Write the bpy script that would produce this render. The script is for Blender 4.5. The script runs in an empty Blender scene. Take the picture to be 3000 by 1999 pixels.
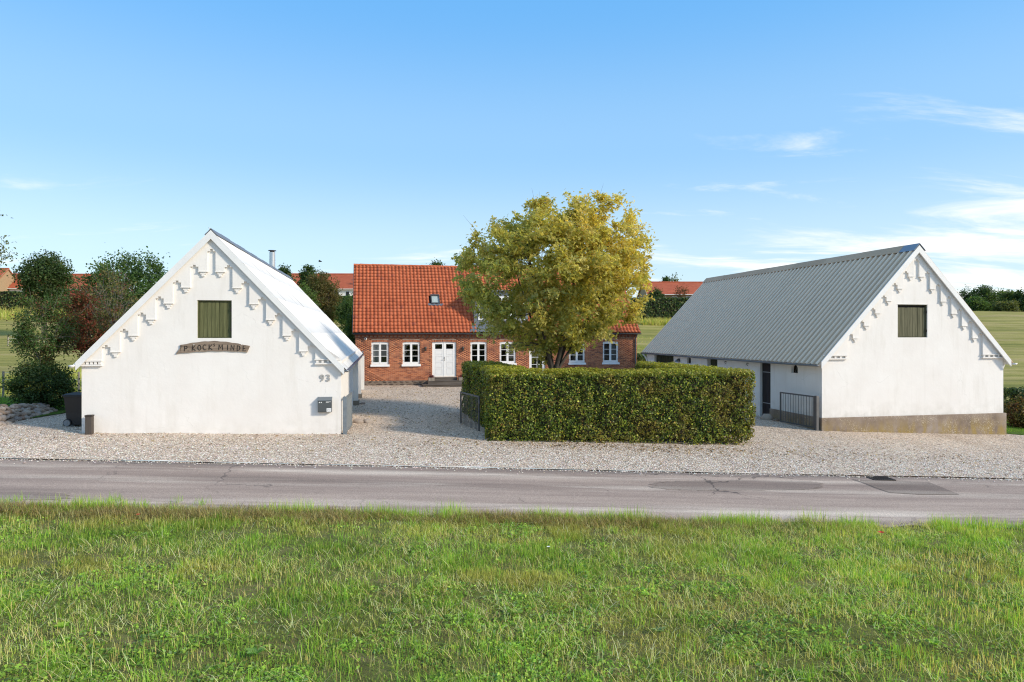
import bpy, bmesh, math, random
import numpy as np
from mathutils import Vector, Matrix

# ------------------------------------------------------------------ camera, sky, sun, exposure
scn = bpy.context.scene
COL = scn.collection
CAM_H = 2.93
cam_d = bpy.data.cameras.new('camera'); cam = bpy.data.objects.new('camera', cam_d); COL.objects.link(cam)
cam_d.sensor_width = 36.0; cam_d.lens = 24.0; cam_d.shift_y = -0.0075; cam_d.clip_end = 3000.0; cam_d.clip_start = 0.1
cam.location = (0, 0, CAM_H); cam.rotation_euler = (math.radians(90), 0, 0)
scn.camera = cam
SUN_AZ, SUN_EL = math.radians(66), math.radians(27)      # azimuth counted from behind the camera towards the right
SUN = Vector((math.sin(SUN_AZ) * math.cos(SUN_EL), -math.cos(SUN_AZ) * math.cos(SUN_EL), math.sin(SUN_EL)))
sun_d = bpy.data.lights.new('sun', 'SUN'); sun = bpy.data.objects.new('sun', sun_d); COL.objects.link(sun)
sun_d.energy = 2.3; sun_d.angle = math.radians(7.0); sun_d.color = (1.0, 0.89, 0.73)
sun.rotation_euler = SUN.to_track_quat('Z', 'Y').to_euler()
sun.location = (30, -20, 30)
scn.view_settings.view_transform = 'Standard'; scn.view_settings.look = 'None'
scn.render.engine = 'CYCLES'; scn.cycles.filter_width = 1.15; scn.cycles.use_denoising = True; scn.cycles.denoising_prefilter = 'NONE'; scn.cycles.denoising_input_passes = 'RGB_ALBEDO_NORMAL'; scn.cycles.use_adaptive_sampling = False
scn.view_settings.exposure = 0.85; scn.view_settings.gamma = 1.0
try: scn.view_settings.use_curve_mapping = False
except Exception: pass
wld = bpy.data.worlds.new('World'); scn.world = wld; wld.use_nodes = True

def world_nodes():
    nt = wld.node_tree; nt.nodes.clear(); L = nt.links.new
    def N(t, **k):
        n = nt.nodes.new(t)
        for a, b in k.items(): setattr(n, a, b)
        return n
    out = N('ShaderNodeOutputWorld'); bg = N('ShaderNodeBackground'); bg.inputs[1].default_value = 0.143
    sky = N('ShaderNodeTexSky', sky_type='NISHITA', sun_disc=False)
    sky.sun_elevation = SUN_EL; sky.sun_rotation = math.pi - SUN_AZ
    sky.air_density = 1.0; sky.dust_density = 0.6; sky.ozone_density = 2.0; sky.altitude = 30
    tc = N('ShaderNodeTexCoord'); sep = N('ShaderNodeSeparateXYZ'); L(tc.outputs['Generated'], sep.inputs[0])
    def M(op, a, b=None, clamp=False):
        n = N('ShaderNodeMath', operation=op, use_clamp=clamp)
        for i, v in enumerate((a, b)):
            if v is None: continue
            if isinstance(v, (int, float)): n.inputs[i].default_value = v
            else: L(v, n.inputs[i])
        return n.outputs[0]
    x, y, z = sep.outputs
    zz = M('ADD', M('MAXIMUM', z, 0.0), 0.16)
    comb = N('ShaderNodeCombineXYZ'); L(M('DIVIDE', x, zz), comb.inputs[0]); L(M('DIVIDE', y, zz), comb.inputs[1])
    mp = N('ShaderNodeMapping'); mp.inputs['Scale'].default_value = (1.0, 2.4, 1.0); mp.inputs['Rotation'].default_value = (0, 0, 0.22)
    mp.inputs['Location'].default_value = (3.1, 1.7, 0)
    L(comb.outputs[0], mp.inputs[0])
    n1 = N('ShaderNodeTexNoise'); n1.inputs['Scale'].default_value = 1.15; n1.inputs['Detail'].default_value = 8; n1.inputs['Roughness'].default_value = 0.6; n1.inputs['Distortion'].default_value = 0.5
    L(mp.outputs[0], n1.inputs[0])
    # more thin cloud low down and towards the sun's side
    low = M('MULTIPLY', M('SUBTRACT', 1.0, M('MULTIPLY', z, 3.4), clamp=True), 0.24)
    side = M('MULTIPLY', M('MULTIPLY', M('SUBTRACT', x, 0.0, clamp=True), 0.36), M('SUBTRACT', 1.0, M('MULTIPLY', z, 1.2), clamp=True))
    d = M('ADD', M('ADD', n1.outputs[0], low), side)
    mr = N('ShaderNodeMapRange', interpolation_type='SMOOTHSTEP'); L(d, mr.inputs[0])
    mr.inputs[1].default_value = 0.70; mr.inputs[2].default_value = 0.98; mr.inputs[3].default_value = 0.0; mr.inputs[4].default_value = 0.9
    # clear-air gradient: pale at the horizon, deeper blue above, whitened towards the unseen zenith for neutral fill, evening out the texture's own falloff
    gr = N('ShaderNodeValToRGB'); gr.color_ramp.interpolation = 'EASE'; e = gr.color_ramp.elements
    for p, c in ((0.10, (0.56, 0.80, 1.0)), (0.26, (0.34, 0.64, 1.0)), (0.45, (0.17, 0.47, 0.96))): e.new(p)
    for i, (p, c) in enumerate(((0.0, (0.60, 0.75, 0.83)), (0.10, (0.50, 0.69, 0.84)), (0.26, (0.27, 0.53, 0.84)), (0.45, (0.125, 0.42, 0.84)), (1.0, (0.34, 0.45, 0.60)))):
        e[i].position = p; e[i].color = (c[0], c[1], c[2], 1)
    L(M('MAXIMUM', z, 0.0), gr.inputs[0])
    grs = N('ShaderNodeMix', data_type='RGBA', blend_type='MULTIPLY'); grs.inputs[0].default_value = 1.0; L(gr.outputs[0], grs.inputs[6]); grs.inputs[7].default_value = (4.6, 4.6, 4.6, 1); grs.clamp_result = False
    mixh = N('ShaderNodeMix', data_type='RGBA'); mixh.inputs[0].default_value = 0.82; L(sky.outputs[0], mixh.inputs[6]); L(grs.outputs[2], mixh.inputs[7])
    mixc = N('ShaderNodeMix', data_type='RGBA'); L(mr.outputs[0], mixc.inputs[0]); L(mixh.outputs[2], mixc.inputs[6]); mixc.inputs[7].default_value = (4.9, 4.75, 4.6, 1)
    L(mixc.outputs[2], bg.inputs[0]); L(bg.outputs[0], out.inputs[0])
world_nodes()

# ------------------------------------------------------------------ helpers
def tag(o, label=None, cat=None, group=None, kind=None):
    if label: o['label'] = label
    if cat: o['category'] = cat
    if group: o['group'] = group
    if kind: o['kind'] = kind
    return o

def link(name, data, parent=None, loc=(0, 0, 0), rot=(0, 0, 0)):
    o = bpy.data.objects.new(name, data); COL.objects.link(o)
    if parent is not None: o.parent = parent
    o.location = loc; o.rotation_euler = rot
    return o

def thing(name, label, cat, loc=(0, 0, 0), rz=0.0, group=None):
    return tag(link(name, None, None, loc, (0, 0, rz)), label, cat, group)

def mesh_arr(name, V, F, mat=None, cols=None, smooth=False):
    V = np.ascontiguousarray(V, dtype=np.float32).reshape(-1, 3); F = np.ascontiguousarray(F, dtype=np.int32)
    me = bpy.data.meshes.new(name); m, k = F.shape
    me.vertices.add(len(V)); me.vertices.foreach_set('co', V.ravel())
    me.loops.add(m * k); me.loops.foreach_set('vertex_index', F.ravel())
    me.polygons.add(m); me.polygons.foreach_set('loop_start', np.arange(0, m * k, k, dtype=np.int32))
    if smooth: me.polygons.foreach_set('use_smooth', np.ones(m, dtype=bool))
    me.update(calc_edges=True)
    if cols is not None:
        a = me.color_attributes.new('Col', 'FLOAT_COLOR', 'POINT')
        c = np.ones((len(V), 4), dtype=np.float32); c[:, :3] = cols
        a.data.foreach_set('color', c.ravel())
    if mat is not None: me.materials.append(mat)
    return me

class MB:
    """collects simple solids into one mesh"""
    def __init__(s): s.v = []; s.f = []; s.sm = []
    def add(s, vs, fs, smooth=False, M=None):
        o = len(s.v)
        s.v += [tuple(M @ Vector(p)) if M is not None else tuple(p) for p in vs]
        s.f += [tuple(o + i for i in f) for f in fs]; s.sm += [smooth] * len(fs)
        return s
    def box(s, x0, x1, y0, y1, z0, z1, M=None):
        vs = [(x0, y0, z0), (x1, y0, z0), (x1, y1, z0), (x0, y1, z0), (x0, y0, z1), (x1, y0, z1), (x1, y1, z1), (x0, y1, z1)]
        return s.add(vs, [(3, 2, 1, 0), (4, 5, 6, 7), (0, 1, 5, 4), (1, 2, 6, 5), (2, 3, 7, 6), (3, 0, 4, 7)], False, M)
    def tube(s, pts, rs, n=10, caps=True, smooth=True, M=None):
        pts = [Vector(p) for p in pts]
        if isinstance(rs, (int, float)): rs = [rs] * len(pts)
        vs = []; fs = []
        t0 = (pts[1] - pts[0]).normalized(); a = t0.orthogonal().normalized()
        for i, p in enumerate(pts):
            t = (pts[min(i + 1, len(pts) - 1)] - pts[max(i - 1, 0)]).normalized()
            a = (a - t * a.dot(t)).normalized(); b = t.cross(a)
            for k in range(n):
                q = 2 * math.pi * k / n; vs.append(p + (a * math.cos(q) + b * math.sin(q)) * rs[i])
        for i in range(len(pts) - 1):
            for k in range(n):
                k2 = (k + 1) % n; fs.append((i * n + k, i * n + k2, (i + 1) * n + k2, (i + 1) * n + k))
        s.add(vs, fs, smooth, M)
        if caps:
            s.add(vs[:n], [tuple(range(n - 1, -1, -1))], False, M); s.add(vs[-n:], [tuple(range(n))], False, M)
        return s
    def prism(s, poly, y0, y1, M=None):
        """poly in (x, z), extruded along y"""
        n = len(poly); vs = [(x, y0, z) for x, z in poly] + [(x, y1, z) for x, z in poly]
        fs = [tuple(range(n)), tuple(range(2 * n - 1, n - 1, -1))] + [(i, i + n, (i + 1) % n + n, (i + 1) % n) for i in range(n)]
        return s.add(vs, fs, False, M)
    def mesh(s, name, mat, bevel=0.0, fix=True):
        me = bpy.data.meshes.new(name); me.from_pydata([tuple(p) for p in s.v], [], s.f)
        me.polygons.foreach_set('use_smooth', np.array(s.sm, dtype=bool))
        if fix or bevel:
            bm = bmesh.new(); bm.from_mesh(me)
            if bevel:
                bmesh.ops.remove_doubles(bm, verts=bm.verts, dist=1e-5)
                bmesh.ops.bevel(bm, geom=list(bm.edges), offset=bevel, segments=2, affect='EDGES', profile=0.6, clamp_overlap=True)
            bmesh.ops.recalc_face_normals(bm, faces=bm.faces)
            bm.to_mesh(me); bm.free()
        if mat is not None: me.materials.append(mat)
        return me
    def build(s, name, mat, parent=None, loc=(0, 0, 0), rot=(0, 0, 0), bevel=0.0, fix=True):
        return link(name, s.mesh(name, mat, bevel, fix), parent, loc, rot)

rng = np.random.default_rng(7); random.seed(7)

def vnoise(X, Y, seed=0):
    """smooth 2-D value noise 0..1"""
    X = np.asarray(X, float); Y = np.asarray(Y, float)
    xi = np.floor(X).astype(np.int64); yi = np.floor(Y).astype(np.int64); fx = X - xi; fy = Y - yi
    fx = fx * fx * (3 - 2 * fx); fy = fy * fy * (3 - 2 * fy)
    def h(a, b):
        n = (a * 374761393 + b * 668265263 + seed * 974634777) & 0xFFFFFFFF
        n = ((n ^ (n >> 13)) * 1274126177) & 0xFFFFFFFF
        return ((n ^ (n >> 16)) & 0xFFFF) / 65535.0
    return (h(xi, yi) * (1 - fx) + h(xi + 1, yi) * fx) * (1 - fy) + (h(xi, yi + 1) * (1 - fx) + h(xi + 1, yi + 1) * fx) * fy
def fbm(X, Y, seed=0, o=3):
    r = 0; a = 0.5; t = 0
    for i in range(o):
        r = r + a * vnoise(X * 2 ** i, Y * 2 ** i, seed + i); t += a; a *= 0.5
    return r / t

def ground(X, Y):
    X = np.asarray(X, float); Y = np.asarray(Y, float)
    t = np.clip((Y - 20) / 20, 0, 1)
    z = -0.35 - 0.032 * np.clip(X, -25, 25) * (1 - 0.6 * t)
    z = z - 0.024 * np.clip(X - 11, 0, 14) * np.clip((Y - 16) / 8, 0, 1)
    d = np.clip(Y - 44, 0, None)
    da = np.minimum(d, 70); h = 0.00078 * da * da
    h = h + 0.109 * np.clip(d - 70, 0, 42)
    d2 = np.clip(d - 112, 0, 60); h = h + 0.109 * (d2 - d2 * d2 / 120)
    return z + h * np.clip(1.12 - 0.0015 * X, 0.7, 1.5)
def gz(x, y): return float(ground(x, y))
def road_near(X): return 12.08 + 0.04 * X
def road_far(X): return 16.5 + 0.060 * X

# ------------------------------------------------------------------ materials
def new_mat(name):
    m = bpy.data.materials.new(name); m.use_nodes = True
    nt = m.node_tree; b = nt.nodes['Principled BSDF']
    return m, nt, b
def NODE(nt, t, **k):
    n = nt.nodes.new(t)
    for a, v in k.items(): setattr(n, a, v)
    return n
def rgb(c): return (c[0], c[1], c[2], 1.0)
def noise(nt, coord, scale, detail=4, rough=0.55, dist=0.0):
    n = NODE(nt, 'ShaderNodeTexNoise'); n.inputs['Scale'].default_value = scale; n.inputs['Detail'].default_value = detail
    n.inputs['Roughness'].default_value = rough; n.inputs['Distortion'].default_value = dist
    nt.links.new(coord, n.inputs['Vector']); return n.outputs[0]
def ramp(nt, fac, stops):
    r = NODE(nt, 'ShaderNodeValToRGB'); e = r.color_ramp.elements
    while len(e) < len(stops): e.new(0.5)
    for i, (p, c) in enumerate(stops): e[i].position = p; e[i].color = rgb(c)
    nt.links.new(fac, r.inputs[0]); return r.outputs[0]
def mapr(nt, v, a, b, c=0.0, d=1.0):
    m = NODE(nt, 'ShaderNodeMapRange'); nt.links.new(v, m.inputs[0])
    for i, q in enumerate((a, b, c, d)): m.inputs[i + 1].default_value = q
    return m.outputs[0]
def mixc(nt, f, a, b, mode='MIX'):
    m = NODE(nt, 'ShaderNodeMix', data_type='RGBA', blend_type=mode)
    for i, v in ((0, f), (6, a), (7, b)):
        if isinstance(v, (int, float)): m.inputs[i].default_value = v
        elif isinstance(v, (tuple, list)): m.inputs[i].default_value = rgb(v)
        else: nt.links.new(v, m.inputs[i])
    return m.outputs[2]
def math_(nt, op, a, b=0.0):
    n = NODE(nt, 'ShaderNodeMath', operation=op)
    for i, v in enumerate((a, b)):
        if isinstance(v, (int, float)): n.inputs[i].default_value = v
        else: nt.links.new(v, n.inputs[i])
    return n.outputs[0]
def bump(nt, b, h, strength=0.3, dist=0.02):
    n = NODE(nt, 'ShaderNodeBump'); n.inputs['Strength'].default_value = strength; n.inputs['Distance'].default_value = dist
    nt.links.new(h, n.inputs['Height']); nt.links.new(n.outputs[0], b.inputs['Normal'])
def coords(nt, kind='Object', scale=None):
    tc = NODE(nt, 'ShaderNodeTexCoord'); c = tc.outputs[kind]
    if scale:
        mp = NODE(nt, 'ShaderNodeMapping'); mp.inputs['Scale'].default_value = scale; nt.links.new(c, mp.inputs[0]); c = mp.outputs[0]
    return c
def wpos(nt, scale=None):
    g = NODE(nt, 'ShaderNodeNewGeometry'); c = g.outputs['Position']
    if scale:
        mp = NODE(nt, 'ShaderNodeMapping'); mp.inputs['Scale'].default_value = scale; nt.links.new(c, mp.inputs[0]); c = mp.outputs[0]
    return c
def orand(nt): return NODE(nt, 'ShaderNodeObjectInfo').outputs['Random']

def plain(name, c, rough=0.6, var=0.12, scale=6.0, metal=0.0, bmp=0.15, bdist=0.004, stretch=None, spec=0.5, perobj=0.0):
    """solid colour with a little uneven tone, fine relief and wear"""
    m, nt, b = new_mat(name); co = wpos(nt, stretch)
    n = noise(nt, co, scale, 6, 0.62); n2 = noise(nt, co, scale * 9, 3, 0.6)
    f = math_(nt, 'ADD', math_(nt, 'MULTIPLY', n, 0.7), math_(nt, 'MULTIPLY', n2, 0.3))
    if perobj: f = math_(nt, 'ADD', f, math_(nt, 'MULTIPLY', math_(nt, 'SUBTRACT', orand(nt), 0.5), perobj))
    d = tuple(max(0, v * (1 - var)) for v in c); l = tuple(min(1, v * (1 + var)) for v in c)
    nt.links.new(ramp(nt, f, [(0.3, d), (0.7, l)]), b.inputs['Base Color'])
    nt.links.new(mapr(nt, n, 0.2, 0.8, max(0.02, rough - 0.08), min(1, rough + 0.08)), b.inputs['Roughness'])
    b.inputs['Metallic'].default_value = metal; b.inputs['Specular IOR Level'].default_value = spec
    if bmp: bump(nt, b, n2, bmp, bdist)
    return m

def m_plaster():
    m, nt, b = new_mat('lime_plaster'); co = wpos(nt)
    n = noise(nt, co, 0.9, 6, 0.6); n2 = noise(nt, co, 14, 5, 0.65); n3 = noise(nt, wpos(nt, (2.2, 2.2, 0.35)), 1.6, 5, 0.6)
    c = ramp(nt, n, [(0.3, (0.765, 0.725, 0.68)), (0.7, (0.82, 0.79, 0.75))])
    c = mixc(nt, mapr(nt, n3, 0.55, 0.78, 0, 0.5), c, (0.66, 0.62, 0.56))
    stk = noise(nt, wpos(nt, (7.0, 7.0, 0.25)), 1.0, 4, 0.6)
    c = mixc(nt, math_(nt, 'MULTIPLY', mapr(nt, stk, 0.56, 0.74, 0, 0.25), mapr(nt, noise(nt, co, 0.5, 3), 0.42, 0.62)), c, (0.60, 0.56, 0.50))
    nz = NODE(nt, 'ShaderNodeTexNoise'); nz.inputs['Scale'].default_value = 1.6; nz.inputs['Detail'].default_value = 5; nt.links.new(co, nz.inputs['Vector'])
    sv = NODE(nt, 'ShaderNodeVectorMath', operation='SCALE'); sv.inputs['Scale'].default_value = 0.8; nt.links.new(nz.outputs['Color'], sv.inputs[0])
    av = NODE(nt, 'ShaderNodeVectorMath', operation='ADD'); nt.links.new(co, av.inputs[0]); nt.links.new(sv.outputs[0], av.inputs[1])
    vc = NODE(nt, 'ShaderNodeTexVoronoi', feature='DISTANCE_TO_EDGE'); vc.inputs['Scale'].default_value = 0.5; nt.links.new(av.outputs[0], vc.inputs['Vector'])
    c = mixc(nt, math_(nt, 'MULTIPLY', mapr(nt, vc.outputs['Distance'], 0.002, 0.006, 0.28, 0.0), mapr(nt, n, 0.52, 0.62)), c, (0.48, 0.45, 0.41))
    sep = NODE(nt, 'ShaderNodeSeparateXYZ'); nt.links.new(wpos(nt), sep.inputs[0])
    low = mapr(nt, sep.outputs[2], -0.1, 0.45, 1.0, 0.0)
    c = mixc(nt, math_(nt, 'MULTIPLY', low, mapr(nt, noise(nt, co, 3.5, 5), 0.4, 0.7, 0, 0.5)), c, (0.56, 0.53, 0.47))
    nt.links.new(c, b.inputs['Base Color']); b.inputs['Roughness'].default_value = 0.9; b.inputs['Specular IOR Level'].default_value = 0.2
    h = math_(nt, 'ADD', math_(nt, 'MULTIPLY', noise(nt, co, 3.0, 4), 1.0), math_(nt, 'MULTIPLY', n2, 0.35))
    bump(nt, b, h, 0.22, 0.03); return m

def m_wood(name, c1, c2, scale=1.0, rough=0.75, gap=None, axis='z'):
    m, nt, b = new_mat(name)
    st = {'z': (14, 14, 0.9), 'x': (0.9, 14, 14)}[axis]
    co = coords(nt, 'Object'); oi = NODE(nt, 'ShaderNodeObjectInfo')
    add = NODE(nt, 'ShaderNodeVectorMath', operation='ADD'); nt.links.new(co, add.inputs[0])
    cmb = NODE(nt, 'ShaderNodeCombineXYZ'); nt.links.new(math_(nt, 'MULTIPLY', oi.outputs['Random'], 37), cmb.inputs[0]); nt.links.new(math_(nt, 'MULTIPLY', oi.outputs['Random'], 91), cmb.inputs[2])
    nt.links.new(cmb.outputs[0], add.inputs[1])
    mp = NODE(nt, 'ShaderNodeMapping'); mp.inputs['Scale'].default_value = tuple(s * scale for s in st); nt.links.new(add.outputs[0], mp.inputs[0])
    n = noise(nt, mp.outputs[0], 1.6, 6, 0.6, 0.6); n2 = noise(nt, mp.outputs[0], 7, 3)
    f = math_(nt, 'ADD', n, math_(nt, 'MULTIPLY', math_(nt, 'SUBTRACT', oi.outputs['Random'], 0.5), 0.25))
    nt.links.new(ramp(nt, f, [(0.3, c1), (0.68, c2)]), b.inputs['Base Color'])
    b.inputs['Roughness'].default_value = rough; b.inputs['Specular IOR Level'].default_value = 0.3
    bump(nt, b, n2, 0.35, 0.004); return m

def m_tinted(name, stops, rough=0.8, bscale=60, bmp=0.3, spec=0.3):
    """pieces of one kind: tone from the object's own random number or the piece's own tint"""
    m, nt, b = new_mat(name)
    at = NODE(nt, 'ShaderNodeAttribute'); at.attribute_name = 'Col'
    f = math_(nt, 'FRACT', math_(nt, 'ADD', at.outputs['Fac'], orand(nt)))
    c = ramp(nt, f, stops); co = wpos(nt)
    n = noise(nt, co, bscale * 0.4, 4, 0.6)
    c = mixc(nt, mapr(nt, n, 0.35, 0.7, 0, 0.45), c, mixc(nt, 1.0, c, (0.62, 0.56, 0.54), 'MULTIPLY'))
    c = mixc(nt, mapr(nt, noise(nt, co, 0.7, 5, 0.6), 0.52, 0.75, 0, 0.3), c, mixc(nt, 1.0, c, (0.55, 0.52, 0.52), 'MULTIPLY'))
    nt.links.new(c, b.inputs['Base Color']); b.inputs['Roughness'].default_value = rough; b.inputs['Specular IOR Level'].default_value = spec
    bump(nt, b, noise(nt, co, bscale, 4), bmp, 0.004); return m

def m_leaf(name='leaf', trans=0.35, rough=0.55, gain=1.0):
    m, nt, b = new_mat(name)
    at = NODE(nt, 'ShaderNodeAttribute'); at.attribute_name = 'Col'
    b.inputs['Roughness'].default_value = rough; b.inputs['Specular IOR Level'].default_value = 0.35
    nt.links.new(at.outputs['Color'], b.inputs['Base Color'])
    tr = NODE(nt, 'ShaderNodeBsdfTranslucent'); nt.links.new(mixc(nt, 1.0, at.outputs['Color'], (1.25, 1.25, 0.7), 'MULTIPLY'), tr.inputs[0])
    mx = NODE(nt, 'ShaderNodeMixShader'); mx.inputs[0].default_value = trans
    nt.links.new(b.outputs[0], mx.inputs[1]); nt.links.new(tr.outputs[0], mx.inputs[2])
    nt.links.new(mx.outputs[0], nt.nodes['Material Output'].inputs['Surface']); return m

def m_glass():
    m, nt, b = new_mat('window_glass')
    nt.nodes.remove(b)
    tr = NODE(nt, 'ShaderNodeBsdfTransparent'); tr.inputs[0].default_value = (0.86, 0.89, 0.88, 1)
    gl = NODE(nt, 'ShaderNodeBsdfGlossy'); gl.inputs['Roughness'].default_value = 0.02
    lw = NODE(nt, 'ShaderNodeLayerWeight'); lw.inputs[0].default_value = 0.5; fr = math_(nt, 'ADD', 0.05, math_(nt, 'MULTIPLY', math_(nt, 'POWER', lw.outputs['Facing'], 5.0), 0.9))
    mx = NODE(nt, 'ShaderNodeMixShader'); nt.links.new(fr, mx.inputs[0])
    nt.links.new(tr.outputs[0], mx.inputs[1]); nt.links.new(gl.outputs[0], mx.inputs[2])
    nt.links.new(mx.outputs[0], nt.nodes['Material Output'].inputs['Surface']); return m

def m_asphalt(gain=1.0, name='asphalt'):
    m, nt, b = new_mat(name); co = wpos(nt)
    # along-road streaks: coordinates turned 3.4 degrees with the road
    mp = NODE(nt, 'ShaderNodeMapping'); mp.inputs['Rotation'].default_value = (0, 0, -0.0595); nt.links.new(co, mp.inputs[0])
    def st(s, sc, d=4, r=0.55):
        q = NODE(nt, 'ShaderNodeMapping'); q.inputs['Scale'].default_value = s; nt.links.new(mp.outputs[0], q.inputs[0]); return noise(nt, q.outputs[0], sc, d, r)
    streak = st((0.13, 1.6, 1), 1.0, 5, 0.6); big = st((0.25, 0.5, 1), 0.7, 4)
    fine = noise(nt, co, 130, 3, 0.7); mid = noise(nt, co, 28, 4, 0.7)
    sep = NODE(nt, 'ShaderNodeSeparateXYZ'); nt.links.new(mp.outputs[0], sep.inputs[0]); yy = sep.outputs[1]
    c = ramp(nt, streak, [(0.30, (0.260, 0.194, 0.158)), (0.5, (0.365, 0.274, 0.223)), (0.70, (0.49, 0.375, 0.302))])
    # dusty pale bands where gravel dust lies, between the wheel tracks
    def band(c0, w):
        a = math_(nt, 'ABSOLUTE', math_(nt, 'SUBTRACT', yy, c0)); return mapr(nt, a, w, 0.0, 0.0, 1.0)
    for c0, w, k in ((12.75, 0.6, 0.9), (14.6, 0.4, 0.6), (15.75, 0.4, 0.85)):
        c = mixc(nt, math_(nt, 'MULTIPLY', math_(nt, 'MULTIPLY', band(c0, w), k), mapr(nt, st((0.22, 2.2, 1), 1.0, 5, 0.65), 0.42, 0.62)), c, (0.72, 0.60, 0.49))
    c = mixc(nt, math_(nt, 'MULTIPLY', band(16.5, 0.55), mapr(nt, big, 0.3, 0.6, 0.3, 0.9)), c, (0.17, 0.145, 0.13))
    sp = mapr(nt, fine, 0.3, 0.72, 0.62, 1.4); sp2 = mapr(nt, noise(nt, co, 42, 2, 0.8), 0.3, 0.7, 0.68, 1.34)
    cm = NODE(nt, 'ShaderNodeCombineColor'); v = math_(nt, 'MULTIPLY', math_(nt, 'MULTIPLY', sp, sp2), gain)
    for i in range(3): nt.links.new(v, cm.inputs[i])
    c = mixc(nt, 1.0, c, cm.outputs[0], 'MULTIPLY')
    dco = NODE(nt, 'ShaderNodeVectorMath', operation='ADD'); nz = NODE(nt, 'ShaderNodeTexNoise'); nz.inputs['Scale'].default_value = 2.2; nz.inputs['Detail'].default_value = 5; nt.links.new(co, nz.inputs['Vector'])
    sc_ = NODE(nt, 'ShaderNodeVectorMath', operation='SCALE'); sc_.inputs['Scale'].default_value = 0.55; nt.links.new(nz.outputs['Color'], sc_.inputs[0]); nt.links.new(co, dco.inputs[0]); nt.links.new(sc_.outputs[0], dco.inputs[1])
    vc = NODE(nt, 'ShaderNodeTexVoronoi', feature='DISTANCE_TO_EDGE'); vc.inputs['Scale'].default_value = 0.42; nt.links.new(dco.outputs[0], vc.inputs['Vector'])
    crack = math_(nt, 'MULTIPLY', mapr(nt, vc.outputs['Distance'], 0.004, 0.010, 0.7, 0.0), mapr(nt, big, 0.50, 0.60))
    c = mixc(nt, crack, c, (0.06, 0.05, 0.045))
    nt.links.new(c, b.inputs['Base Color']); b.inputs['Roughness'].default_value = 0.85; b.inputs['Specular IOR Level'].default_value = 0.3
    bump(nt, b, math_(nt, 'ADD', fine, math_(nt, 'MULTIPLY', mid, 0.6)), 0.5, 0.006); return m

def m_gravel():
    m, nt, b = new_mat('gravel'); co = wpos(nt)
    v = NODE(nt, 'ShaderNodeTexVoronoi'); v.inputs['Scale'].default_value = 33; nt.links.new(co, v.inputs['Vector'])
    v2 = NODE(nt, 'ShaderNodeTexVoronoi'); v2.inputs['Scale'].default_value = 14; nt.links.new(co, v2.inputs['Vector'])
    sc = NODE(nt, 'ShaderNodeSeparateColor'); nt.links.new(v.outputs['Color'], sc.inputs[0])
    c = ramp(nt, sc.outputs[0], [(0.0, (0.26, 0.175, 0.12)), (0.16, (0.52, 0.385, 0.28)), (0.42, (0.80, 0.61, 0.45)), (0.70, (0.93, 0.755, 0.59)), (1.0, (0.97, 0.88, 0.745))])
    sc2 = NODE(nt, 'ShaderNodeSeparateColor'); nt.links.new(v2.outputs['Color'], sc2.inputs[0])
    c = mixc(nt, mapr(nt, sc2.outputs[1], 0.80, 0.95, 0, 0.5), c, (0.20, 0.16, 0.13))
    c = mixc(nt, mapr(nt, v.outputs['Distance'], 0.42, 0.85, 0.0, 0.75), c, (0.16, 0.12, 0.09))
    n = noise(nt, co, 0.5, 5, 0.6)
    c = mixc(nt, mapr(nt, n, 0.45, 0.75, 0, 0.4), c, mixc(nt, 1.0, c, (0.80, 0.75, 0.72), 'MULTIPLY'))
    worn = noise(nt, wpos(nt, (0.9, 0.16, 1)), 0.9, 4, 0.6)
    c = mixc(nt, mapr(nt, worn, 0.50, 0.68, 0, 0.45), c, mixc(nt, 1.0, c, (0.70, 0.66, 0.62), 'MULTIPLY'))
    nt.links.new(c, b.inputs['Base Color']); b.inputs['Roughness'].default_value = 0.85; b.inputs['Specular IOR Level'].default_value = 0.3
    h = math_(nt, 'SUBTRACT', math_(nt, 'MULTIPLY', sc.outputs[1], 0.5), v.outputs['Distance']); bump(nt, b, h, 0.9, 0.02); return m

def m_field(name, stops, scale=0.12, rows=0.0, fine=6.0, dry=(0.28, 0.23, 0.12), dryamt=0.5):
    m, nt, b = new_mat(name); co = wpos(nt, (1, 1, 0.2))
    n = noise(nt, co, scale, 6, 0.62); f = noise(nt, co, fine, 5, 0.7); f2 = noise(nt, co, fine * 6, 3, 0.7)
    v = math_(nt, 'ADD', math_(nt, 'MULTIPLY', n, 0.65), math_(nt, 'MULTIPLY', f, 0.35))
    if rows:
        mp = NODE(nt, 'ShaderNodeMapping'); mp.inputs['Scale'].default_value = (0.02, 0.45, 0.3); mp.inputs['Rotation'].default_value = (0, 0, 0.1); nt.links.new(wpos(nt), mp.inputs[0])
        v = math_(nt, 'ADD', v, math_(nt, 'MULTIPLY', math_(nt, 'SUBTRACT', noise(nt, mp.outputs[0], 1.0, 4, 0.7), 0.5), rows))
    c = ramp(nt, v, stops)
    c = mixc(nt, mapr(nt, noise(nt, wpos(nt, (0.4, 1, 0.2)), scale * 1.7, 6, 0.65), 0.5, 0.72, 0, dryamt), c, dry)
    c = mixc(nt, mapr(nt, f2, 0.35, 0.65, 0.0, 0.5), c, mixc(nt, 1.0, c, (0.5, 0.5, 0.45), 'MULTIPLY'))
    nt.links.new(c, b.inputs['Base Color']); b.inputs['Roughness'].default_value = 0.95; b.inputs['Specular IOR Level'].default_value = 0.1
    bump(nt, b, math_(nt, 'ADD', f2, f), 0.8, 0.05); return m

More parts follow.
